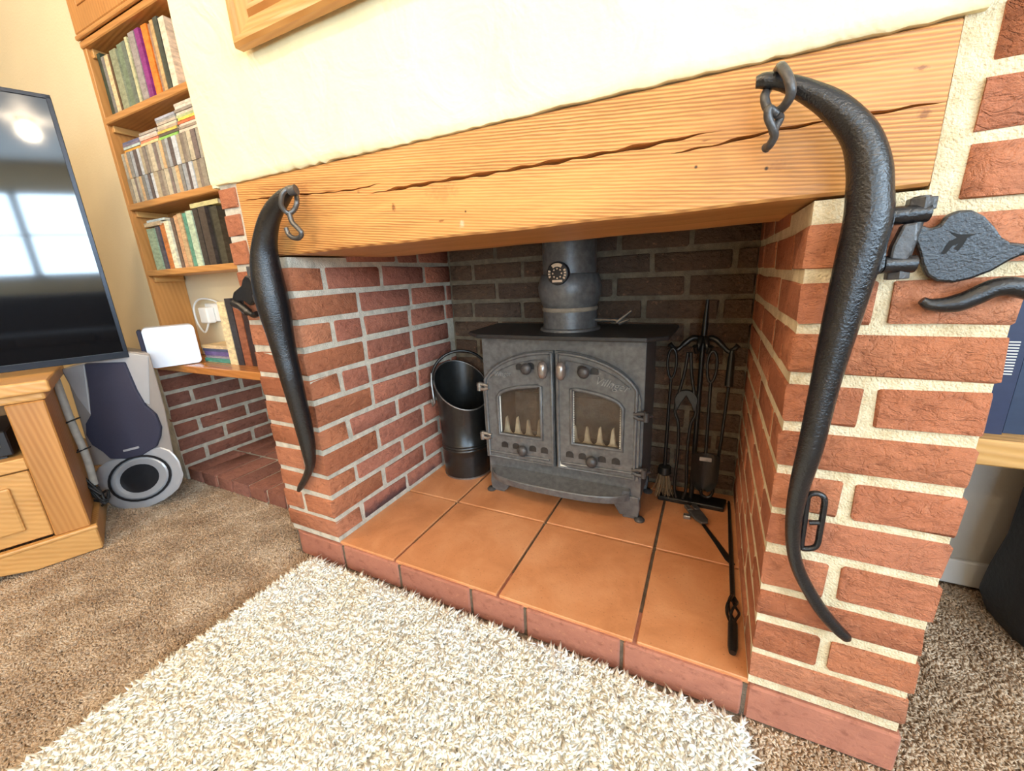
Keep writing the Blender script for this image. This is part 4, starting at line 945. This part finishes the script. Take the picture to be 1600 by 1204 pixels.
# worktop things
zt_ = 0.577
for (x0, w, h_, c, lb) in ((-1.750, 0.050, 0.250, (232, 208, 160), 'tall cream book standing on the worktop'), (-1.696, 0.040, 0.262, (40, 38, 44), 'black book standing on the worktop beside the cream one'), (-1.652, 0.046, 0.235, (140, 80, 50), 'russet brown book standing on the worktop'), (-1.602, 0.036, 0.24, (46, 22, 20), 'maroon black book nearest the brick pier on the worktop')):
    book(x0, w, h_, zt_, c, lb, y0=0.215)
zz = zt_
for th, c, lb in ((0.016, (70, 140, 124), 'turquoise book at the bottom of the small pile on the worktop'), (0.012, (150, 140, 150), 'grey magazine in the small pile on the worktop'), (0.018, (92, 76, 130), 'violet book in the small pile on the worktop'), (0.012, (60, 66, 100), 'navy booklet in the small pile on the worktop'), (0.014, (204, 176, 130), 'buff book topping the small pile on the worktop')):
    flat_book(-1.955+rng.normal(0, 0.006), -1.765, zz, th, c, lb, y0=0.225+rng.uniform(0, 0.01), d=0.10); zz += th
# power socket with plug and cable on the nook wall
so = empty('power_socket', (-2.0, 0.343, 0.74), 'white wall socket with a plug above the worktop', 'socket')
MB().box(-2.07, -1.94, 0.334, 0.3445, 0.735, 0.815).build('face_plate', M['white'], so, bevel=0.003)
MB().box(-2.065, -2.00, 0.300, 0.334, 0.730, 0.800).build('plug', M['white'], so, bevel=0.006, seg=2)
MB().tube(spline([(-2.03, 0.315, 0.732), (-2.05, 0.30, 0.69), (-2.11, 0.31, 0.73), (-2.12, 0.315, 0.80), (-2.07, 0.32, 0.835), (-1.98, 0.325, 0.83), (-1.92, 0.33, 0.80)], 6), 0.004, 8).build('cable', M['white'], so, smooth=60)
# white speaker box on the worktop
b1 = atz(312, 552.5, zt_+0.003); b0 = atz(222, 556.5, zt_+0.003)
b1 = np.array([-1.93, 0.20, 0]) if b1[1] > 0.3 else b1
e1 = at(312, 552, 0.205); e0 = at(220, 556, 0.020)
e1 = np.array([-1.935, 0.205, 0.0]); dvec = np.array([-0.40, -0.92, 0]); dvec /= np.linalg.norm(dvec); 
Wb = 0.165; nb = np.array([-dvec[1], dvec[0], 0]); nb = nb if nb[0] > 0 else -nb
wbx = empty('white_speaker', (-2.0, 0.17, zt_), 'white box speaker with rounded corners standing on the worktop', 'speaker')
c = e1+dvec*Wb/2-nb*0.045; zc_ = zt_+0.083
mb = MB(); cs = 0.016; hw, hh = Wb/2, 0.080
prof2 = []
for cxs, czs, a0_ in ((1, 1, 0), (-1, 1, 90), (-1, -1, 180), (1, -1, 270)):
    for a in np.linspace(a0_, a0_+90, 6): prof2.append((cxs*(hw-cs)+cs*math.cos(math.radians(a)), czs*(hh-cs)+cs*math.sin(math.radians(a))))
mb.prism([c-dvec*u+np.array([0, 0, zc_+w_])+nb*0.045 for u, w_ in prof2], -nb*0.09); mb.build('cabinet', M['whitebox'], wbx, smooth=40)
MB().prism([e1+dvec*(Wb+0.001)-nb*a_+np.array([0, 0, z_]) for a_, z_ in ((0.004, zt_+0.008), (0.086, zt_+0.008), (0.086, zt_+0.156), (0.004, zt_+0.156))], dvec*0.014).build('grille', M['grille'], wbx, bevel=0.003)

# ------------------------------------------------------------------ floorstanding speaker
SN = np.array([0.47, -0.8827, 0]); SP = np.array([-2.085, -0.060, 0])
spk = empty('floor_speaker', (-2.13, -0.01, 0), 'silver floorstanding speaker with dark shaped grille and round woofer', 'speaker')
def sp(px, py, off=0.0): return atp(px, py, SP+SN*off, SN)
def poly(mb, pix, off, depth): return mb.prism([sp(a, b, off) for a, b in pix], -SN*depth)
for body, off in (([(94, 577), (190, 548), (234, 552), (258, 640), (272, 712), (146, 728), (107, 600)], -0.001), ([(152, 742), (160, 722), (266, 700), (280, 735), (265, 772), (215, 792), (172, 782)], -0.048)):
    mb = MB(); B = [sp(a, b, off) for a, b in body]
    for p in B: p[2] = max(p[2], 0.004)
    cB = sum(B)/len(B); vw = np.array([-0.90, 0.44, 0]); back = [p+vw*0.16+(cB-p)*np.array([0.25, 0.25, 0.0]) for p in B]
    nB = len(B); mb.add(B+back, [tuple(range(nB))[::-1], tuple(range(nB, 2*nB))]+[(i, (i+1) % nB, (i+1) % nB+nB, i+nB) for i in range(nB)]); mb.build('cabinet', M['greyside'], spk, bevel=0.004)
poly(MB(), [(96, 577), (190, 550), (231, 556), (232, 600), (233, 632), (215, 625), (192, 566), (131, 571), (141, 648), (120, 620)], 0.003, 0.006).build('front_panel', M['silver'], spk, bevel=0.002)
gr = [(131, 568), (193, 566), (212, 610), (226, 634), (242, 648), (250, 668), (249, 682), (243, 698), (222, 711), (196, 717), (172, 717), (160, 706), (143, 695), (134, 680), (133, 662), (141, 648), (138, 610)]
poly(MB(), gr, 0.012, 0.014).build('grille', M['grille'], spk, bevel=0.004, seg=2)
poly(MB(), [(192, 703), (216, 697), (217, 700), (193, 706)], 0.016, 0.003).build('name_badge', M['silver'], spk)
octo = [(147, 742), (158, 724), (186, 715), (212, 711), (244, 697), (262, 700), (279, 716), (287, 742), (282, 760), (262, 778), (232, 792), (204, 797), (178, 792), (158, 774)]
def ellipse(cx_, cy__, rx, ry, rot, n_=28):
    cr_, sr_ = math.cos(rot), math.sin(rot); return [(cx_+rx*math.cos(a)*cr_-ry*math.sin(a)*sr_, cy__+rx*math.cos(a)*sr_+ry*math.sin(a)*cr_) for a in np.linspace(0, 2*math.pi, n_, endpoint=False)]
def cast(poly_, c_, a):
    d_ = np.array([math.cos(a), math.sin(a)]); best = 1e9
    for i in range(len(poly_)):
        p_, q_ = np.array(poly_[i], float), np.array(poly_[(i+1) % len(poly_)], float); e_ = q_-p_
        den = d_[0]*e_[1]-d_[1]*e_[0]
        if abs(den) < 1e-9: continue
        w_ = p_-np.array(c_); t1 = (w_[0]*e_[1]-w_[1]*e_[0])/den; u1 = (w_[0]*d_[1]-w_[1]*d_[0])/den
        if t1 > 0 and -1e-6 <= u1 <= 1+1e-6: best = min(best, t1)
    return (c_[0]+d_[0]*best, c_[1]+d_[1]*best)
E0 = ellipse(218, 747, 50, 35, -0.25, 28); OC = [cast(octo, (218, 747), math.atan2(b-747, a-218)) for a, b in E0]
mb = MB(); rows_ = [[sp(a, b, -0.05) for a, b in OC], [sp(a, b, 0.002) for a, b in OC], [sp(a+(218-a)*0.04, b+(747-b)*0.04, 0.006) for a, b in OC], [sp(a, b, 0.006) for a, b in E0], [sp(a, b, -0.04) for a, b in E0]]
mb.add([p for r_ in rows_ for p in r_], [(i*28+k, i*28+(k+1) % 28, (i+1)*28+(k+1) % 28, (i+1)*28+k) for i in range(4) for k in range(28)]).build('woofer_panel', M['silver'], spk, smooth=40)
def ring_part(specs, name, mat):
    mb = MB(); n_ = 28; vs = []
    for (s_, off) in specs: vs += [sp(a, b, off) for a, b in ellipse(218, 747, 50*s_, 35*s_, -0.25, n_)]
    mb.add(vs, [(i*n_+k, i*n_+(k+1) % n_, (i+1)*n_+(k+1) % n_, (i+1)*n_+k) for i in range(len(specs)-1) for k in range(n_)]+[tuple((len(specs)-1)*n_+k for k in range(n_))]); mb.build(name, mat, spk, smooth=40)
ring_part([(1.02, 0.004), (1.02, 0.010), (0.93, 0.010), (0.92, -0.01)], 'woofer_ring', M['cone'])
ring_part([(0.93, 0.002), (0.86, 0.007), (0.76, 0.004), (0.55, -0.018)], 'woofer_surround', M['silver'])
ring_part([(0.56, -0.018), (0.52, -0.016), (0.40, -0.032), (0.30, -0.030), (0.18, -0.018), (0.05, -0.014)], 'woofer_cone', M['cone'])

# ------------------------------------------------------------------ television and its stand
TN = np.array([0.934, -0.358, 0]); TA = np.array([0.358, 0.934, 0])      # facing direction, direction along the front
P0 = np.array([-1.896, -0.269, 0])
ts = empty('tv_stand', P0-TN*0.2-TA*0.5, 'pine television stand with moulded top and arched plinth', 'tv stand')
def tb(mb, a0_, a1_, d0, d1, z0, z1):   # a: along front from its far end, d: depth behind the front
    c_ = P0-TA*(a0_+a1_)/2-TN*(d0+d1)/2+np.array([0, 0, (z0+z1)/2]); return mb.obox(c_, TA*(a1_-a0_)/2, TN*(d1-d0)/2, (0, 0, (z1-z0)/2))
LT = 1.15
tb(MB(), -0.012, LT, -0.012, 0.42, 0.585, 0.625).build('top', M['pine_y'], ts, bevel=0.008, seg=3)
tb(MB(), 0.006, LT-0.02, 0.006, 0.40, 0.560, 0.585).build('top_moulding', M['pine_y'], ts, bevel=0.008, seg=2)
# plinth with arched underside
pp = [(0, 0.004), (0, 0.085), (LT, 0.085), (LT, 0.004), (LT-0.16, 0.004)]+[(LT-0.16-(LT-0.32)*q, 0.004+0.035*min(1, 6*min(q, 1-q))) for q in np.linspace(0.02, 0.98, 14)]+[(0.16, 0.004)]
MB().prism([P0-TA*a_+TN*0.004+np.array([0, 0, z_]) for a_, z_ in pp], -TN*0.022).build('plinth', M['pine_y'], ts, bevel=0.004)
tb(MB(), 0.0, 0.022, 0.02, 0.40, 0.004, 0.085).build('plinth_side', M['pine_y'], ts, bevel=0.003)
tb(MB(), -0.004, LT, -0.008, 0.018, 0.085, 0.097).build('plinth_bead', M['pine_y'], ts, bevel=0.004, seg=2)
for a_ in (0.012, LT-0.10): tb(MB(), a_, a_+0.085, 0.004, 0.05, 0.097, 0.56).build('post', M['pine_z'], ts, bevel=0.004)
tb(MB(), 0.014, 0.032, 0.05, 0.40, 0.097, 0.56).build('side_panel', M['pine_z'], ts, bevel=0.002)
tb(MB(), LT-0.032, LT-0.014, 0.05, 0.40, 0.097, 0.56).build('side_panel', M['pine_z'], ts, bevel=0.002)
tb(MB(), 0.032, LT-0.03, 0.385, 0.40, 0.097, 0.56).build('back_panel', M['pine_z'], ts)
tb(MB(), 0.097, LT-0.10, 0.010, 0.38, 0.345, 0.385).build('shelf', M['pine_y'], ts, bevel=0.003)
dd = tb(MB(), 0.100, 0.56, 0.014, 0.034, 0.104, 0.340).build('drawer_front', M['pine_y'], ts, bevel=0.003)
tb(MB(), 0.150, 0.51, 0.006, 0.014, 0.146, 0.300).build('raised_panel', M['pine_y'], dd, bevel=0.006, seg=2)
avb = empty('av_receiver', P0-TA*0.32-TN*0.2+np.array([0, 0, 0.385]), 'black media player box on the open shelf of the stand', 'media player')
tb(MB(), 0.12, 0.54, 0.045, 0.33, 0.393, 0.475).build('case', M['black'], avb, bevel=0.004)
tb(MB(), 0.14, 0.20, 0.041, 0.046, 0.425, 0.450).build('front_button', M['steel'], avb, bevel=0.002)
for a_ in (0.15, 0.51):
    for d_ in (0.07, 0.30): tb(MB(), a_-0.012, a_+0.012, d_-0.012, d_+0.012, 0.385, 0.393).build('foot', M['black'], avb)
P1 = np.array([-2.06, -0.2, 0]); tv = empty('television', P1-TA*0.5+np.array([0, 0, 0.625]), 'large flat black television angled across the room corner', 'television')
def tvb(a0_, a1_, d0, d1, z0, z1):
    c_ = P1-TA*(a0_+a1_)/2-TN*(d0+d1)/2+np.array([0, 0, (z0+z1)/2]); return MB().obox(c_, TA*(a1_-a0_)/2, TN*(d1-d0)/2, (0, 0, (z1-z0)/2))
TL, TR_, TZ0, TZ1 = -0.205, 1.30, 0.642, 1.508
tvb(TL, TR_, 0.004, 0.035, TZ0, TZ1).build('housing', M['black'], tv, bevel=0.003)
tvb(TL+0.012, TR_-0.012, 0.0, 0.005, TZ0+0.022, TZ1-0.012).build('screen', M['screen'], tv)
M['bezel'] = plain('brushed_bezel', srgb(34, 36, 42), 0.3, 0.6)
for b_ in ((TL, TR_, -0.004, 0.004, TZ0, TZ0+0.022), (TL, TR_, -0.003, 0.004, TZ1-0.012, TZ1), (TL, TL+0.012, -0.003, 0.004, TZ0, TZ1), (TR_-0.012, TR_, -0.003, 0.004, TZ0, TZ1)): tvb(*b_).build('bezel', M['bezel'], tv, bevel=0.001)
tvb(0.35, 0.75, 0.006, 0.026, 0.60+0.026, TZ0+0.004).build('stand_neck', M['black'], tv); tvb(0.25, 0.85, -0.08, 0.12, 0.6255, 0.634).build('stand_foot', M['black'], tv, bevel=0.002)
# cable bundle between the stand and the speaker
cbl = empty('cable_bundle', P0-TN*0.22+TA*0.04, 'bundle of cables in a grey sleeve behind the stand', 'cables')
c0 = atp(104, 640, P0-TN*0.26, TN); c0[2] = 0
MB().tube(spline([c0+np.array([0.0, 0, 0.60]), c0+np.array([0.005, 0.0, 0.42]), c0+np.array([0.01, 0.005, 0.28]), c0+np.array([0.012, 0.0, 0.16])], 5), 0.012, 12).build('sleeve', M['conduit'], cbl, smooth=60)
for q in range(5):
    z_ = 0.05+0.025*q; MB().tube(spline([c0+np.array([-0.03+0.01*q, 0, z_]), c0+np.array([0.02, 0.03*math.sin(q), z_+0.02]), c0+np.array([0.05, 0.0, z_+0.04*math.cos(q)]), c0+np.array([0.0, -0.02, z_+0.05])], 5), 0.005, 7).build('cable', M['cable'], cbl, smooth=60)
for z_ in (0.42, 0.30):
    MB().tube(spline([c0+np.array([-0.03, 0.02, z_+0.01]), c0+np.array([0.0, -0.02, z_]), c0+np.array([0.03, 0.02, z_+0.015])], 5), 0.003, 6).build('cable_tie', M['cable'], cbl, smooth=60)

# ------------------------------------------------------------------ recess on the other side of the chimney breast
M['lettering'] = plain('pale_print', srgb(214, 210, 200), 0.6)
dk = empty('recess_shelf', (1.1, 0.40, 0.0), 'thick light oak shelf board in the recess', 'shelf')
MB().box(XRO+0.012, 2.2, 0.20, 0.622, 0.515, 0.563).build('board', M['oak'], dk, bevel=0.003)
MB().box(2.15, 2.2, 0.25, 0.60, 0.0, 0.515).build('support', M['oak'], dk, bevel=0.003)
for i, (x0, w, h_, c, lb) in enumerate(((0.440, 0.036, 0.235, (24, 34, 66), 'navy blue book with white lettering standing on the oak shelf'), (0.480, 0.030, 0.225, (28, 44, 70), 'blue black book with cream lettering on the oak shelf'), (0.514, 0.04, 0.23, (40, 60, 90), 'steel blue book at the outer end of the oak shelf'))):
    b_ = book(x0, w, h_, 0.5632, c, lb, y0=0.235+0.01*i, d=0.16, var=0.05)
    lt = text_mesh(('IIIIIIIIIIII', 'IIIIIII', 'IIIIIIIII')[i], 0.020, (0, 0, 0), M['lettering'], b_, 'spine_lettering', 0.0, 0.0, 0.0003)
    lt.rotation_euler[1] = math.pi/2; lt.location = Vector((x0+w/2-0.006, 0.235+0.01*i-0.0006, 0.5632+h_*0.58))
    lt.data.transform(Matrix.Translation(worldloc(b_))); lt.location -= worldloc(b_)
bag = empty('black_bag', (0.872, 0.46, 0.0), 'soft black fabric bag standing on the carpet under the oak shelf', 'bag')
mb = MB(); nn = 36; vs = []
lev = [(0.0, 0.86), (0.01, 0.95), (0.05, 1.03), (0.12, 1.02), (0.22, 0.97), (0.34, 0.94), (0.42, 0.92), (0.455, 0.80), (0.46, 0.3)]
for z_, s_ in lev:
    for k in range(nn):
        a = 2*math.pi*k/nn; sx_ = abs(math.cos(a))**0.55*math.copysign(1, math.cos(a)); sy_ = abs(math.sin(a))**0.55*math.copysign(1, math.sin(a))
        wob = 1+0.02*math.sin(5*a+z_*20); vs.append((0.872+0.205*s_*sx_*wob, 0.475+0.115*s_*sy_*wob, z_))
mb.add(vs, [(i*nn+k, i*nn+(k+1) % nn, (i+1)*nn+(k+1) % nn, (i+1)*nn+k) for i in range(len(lev)-1) for k in range(nn)]+[tuple(range(nn))[::-1], tuple((len(lev)-1)*nn+k for k in range(nn))])
mb.build('body', M['blacksoft'], bag, smooth=60)
MB().tube(spline([(0.797, 0.37, 0.36), (0.807, 0.36, 0.44), (0.872, 0.40, 0.49), (0.937, 0.36, 0.44), (0.947, 0.37, 0.36)], 6), 0.008, 8).build('carry_handle', M['blacksoft'], bag, smooth=60)

sofa = empty('sofa', (2.45, -2.2, 0), 'dark charcoal sofa under the long window', 'sofa')
MB().box(2.0, 2.9, -3.4, -1.0, 0.10, 0.36).build('base', M['sofa'], sofa, bevel=0.03, seg=2)
MB().box(2.62, 2.94, -3.4, -1.0, 0.30, 0.92).build('backrest', M['sofa'], sofa, bevel=0.06, seg=3)
for y0 in (-3.46, -1.16): MB().box(2.0, 2.9, y0, y0+0.22, 0.10, 0.62).build('armrest', M['sofa'], sofa, bevel=0.05, seg=3)
for i in range(3): MB().box(1.98, 2.66, -3.22+0.69*i, -2.55+0.69*i, 0.36, 0.50).build('seat_cushion', M['sofa'], sofa, bevel=0.04, seg=3)
for x in (2.06, 2.84):
    for y in (-3.34, -1.06): MB().box(x-0.03, x+0.03, y-0.03, y+0.03, 0.0, 0.10).build('foot', M['black'], sofa)
# ------------------------------------------------------------------ rug and carpet pile
def tufts(name, mat, n, region, length, width, curl, z0, label=None, cat=None, sides=3, parent=None, inside=None, segs=3):
    (x0, x1), (y0, y1) = region
    P = np.column_stack([rng.uniform(x0, x1, n), rng.uniform(y0, y1, n)])
    if inside is not None: P = P[inside(P)]
    n = len(P); a = rng.uniform(0, 2*np.pi, n); L_ = length*rng.uniform(0.7, 1.15, n); w = width*rng.uniform(0.7, 1.3, n)
    lean = curl*rng.uniform(0.3, 1.2, n); V = np.zeros((n, segs*sides+1, 3))
    d = np.column_stack([np.cos(a), np.sin(a)])
    for s_ in range(segs):
        t_ = s_/segs; bend = t_*t_
        cx_ = P+d*(L_*lean*bend)[:, None]; cz_ = z0+L_*t_*(1-0.35*lean*t_)
        for k in range(sides):
            q = 2*np.pi*k/sides+a; rr = w*(1-0.12*t_)
            V[:, s_*sides+k, 0] = cx_[:, 0]+rr*np.cos(q); V[:, s_*sides+k, 1] = cx_[:, 1]+rr*np.sin(q); V[:, s_*sides+k, 2] = cz_
    V[:, -1, :2] = P+d*(L_*lean)[:, None]; V[:, -1, 2] = z0+L_*(1-0.35*lean)
    nv = segs*sides+1; f = []
    for s_ in range(segs-1):
        for k in range(sides): f.append((s_*sides+k, s_*sides+(k+1) % sides, (s_+1)*sides+(k+1) % sides, (s_+1)*sides+k))
    quads = np.array(f, int).reshape(-1, 4); tris = np.array([((segs-1)*sides+k, (segs-1)*sides+(k+1) % sides, nv-1) for k in range(sides)], int)
    base = (np.arange(n)*nv)[:, None, None]
    Q = (base+quads[None]).reshape(-1, 4); T = (base+tris[None]).reshape(-1, 3)
    me = bpy.data.meshes.new(name); me.vertices.add(n*nv)
    VV = V.reshape(-1, 3)-(np.array(worldloc(parent)) if parent else 0); me.vertices.foreach_set('co', VV.ravel())
    loops = np.concatenate([Q.ravel(), T.ravel()]); me.loops.add(len(loops)); me.loops.foreach_set('vertex_index', loops)
    starts = np.concatenate([np.arange(len(Q))*4, len(Q)*4+np.arange(len(T))*3]); me.polygons.add(len(starts)); me.polygons.foreach_set('loop_start', starts)
    me.update(); me.validate(); me.polygons.foreach_set('use_smooth', [True]*len(me.polygons)); me.materials.append(mat)
    o = bpy.data.objects.new(name, me); COL.objects.link(o); o.parent = parent; o['kind'] = 'stuff'
    if label: o['label'] = label
    if cat: o['category'] = cat
    return o
RX0, RX1, RY0, RY1 = -1.115, 0.125, -1.45, -0.012
rug = empty('shag_rug', ((RX0+RX1)/2, (RY0+RY1)/2, 0), 'cream long pile shag rug before the hearth', 'rug')
MB().box(RX0+0.006, RX1-0.006, RY0, RY1-0.02, 0.0, 0.010).build('backing', M['rug'], rug)
tufts('pile', M['rug'], 64000, ((RX0+0.01, RX1-0.01), (-0.80, RY1-0.022)), 0.028, 0.0046, 0.95, 0.010, parent=rug, segs=3)
tufts('pile', M['rug'], 9000, ((RX0+0.01, RX1-0.01), (RY0, -0.80)), 0.040, 0.0065, 0.75, 0.006, parent=rug)
ok = lambda P: ~((P[:,0] > RX0+0.01) & (P[:,0] < RX1-0.01) & (P[:,1] > RY0)) & ~((P[:,0] > XLO) & (P[:,0] < XRO) & (P[:,1] > -0.004)) & ~((P[:,0] < XLO) & (P[:,1] > 0.16))
tufts('carpet_pile', M['carpet'], 110000, ((-2.35, -1.05), (-0.75, 0.16)), 0.011, 0.0030, 0.9, -0.005, 'short brown twist pile of the fitted carpet around the hearth', 'carpet', inside=ok, segs=2)
tufts('carpet_pile', M['carpet'], 48000, ((0.10, 0.95), (-0.35, 0.60)), 0.011, 0.0030, 0.9, -0.005, 'short brown twist pile of the fitted carpet beside the brick pier', 'carpet', inside=ok, segs=2)
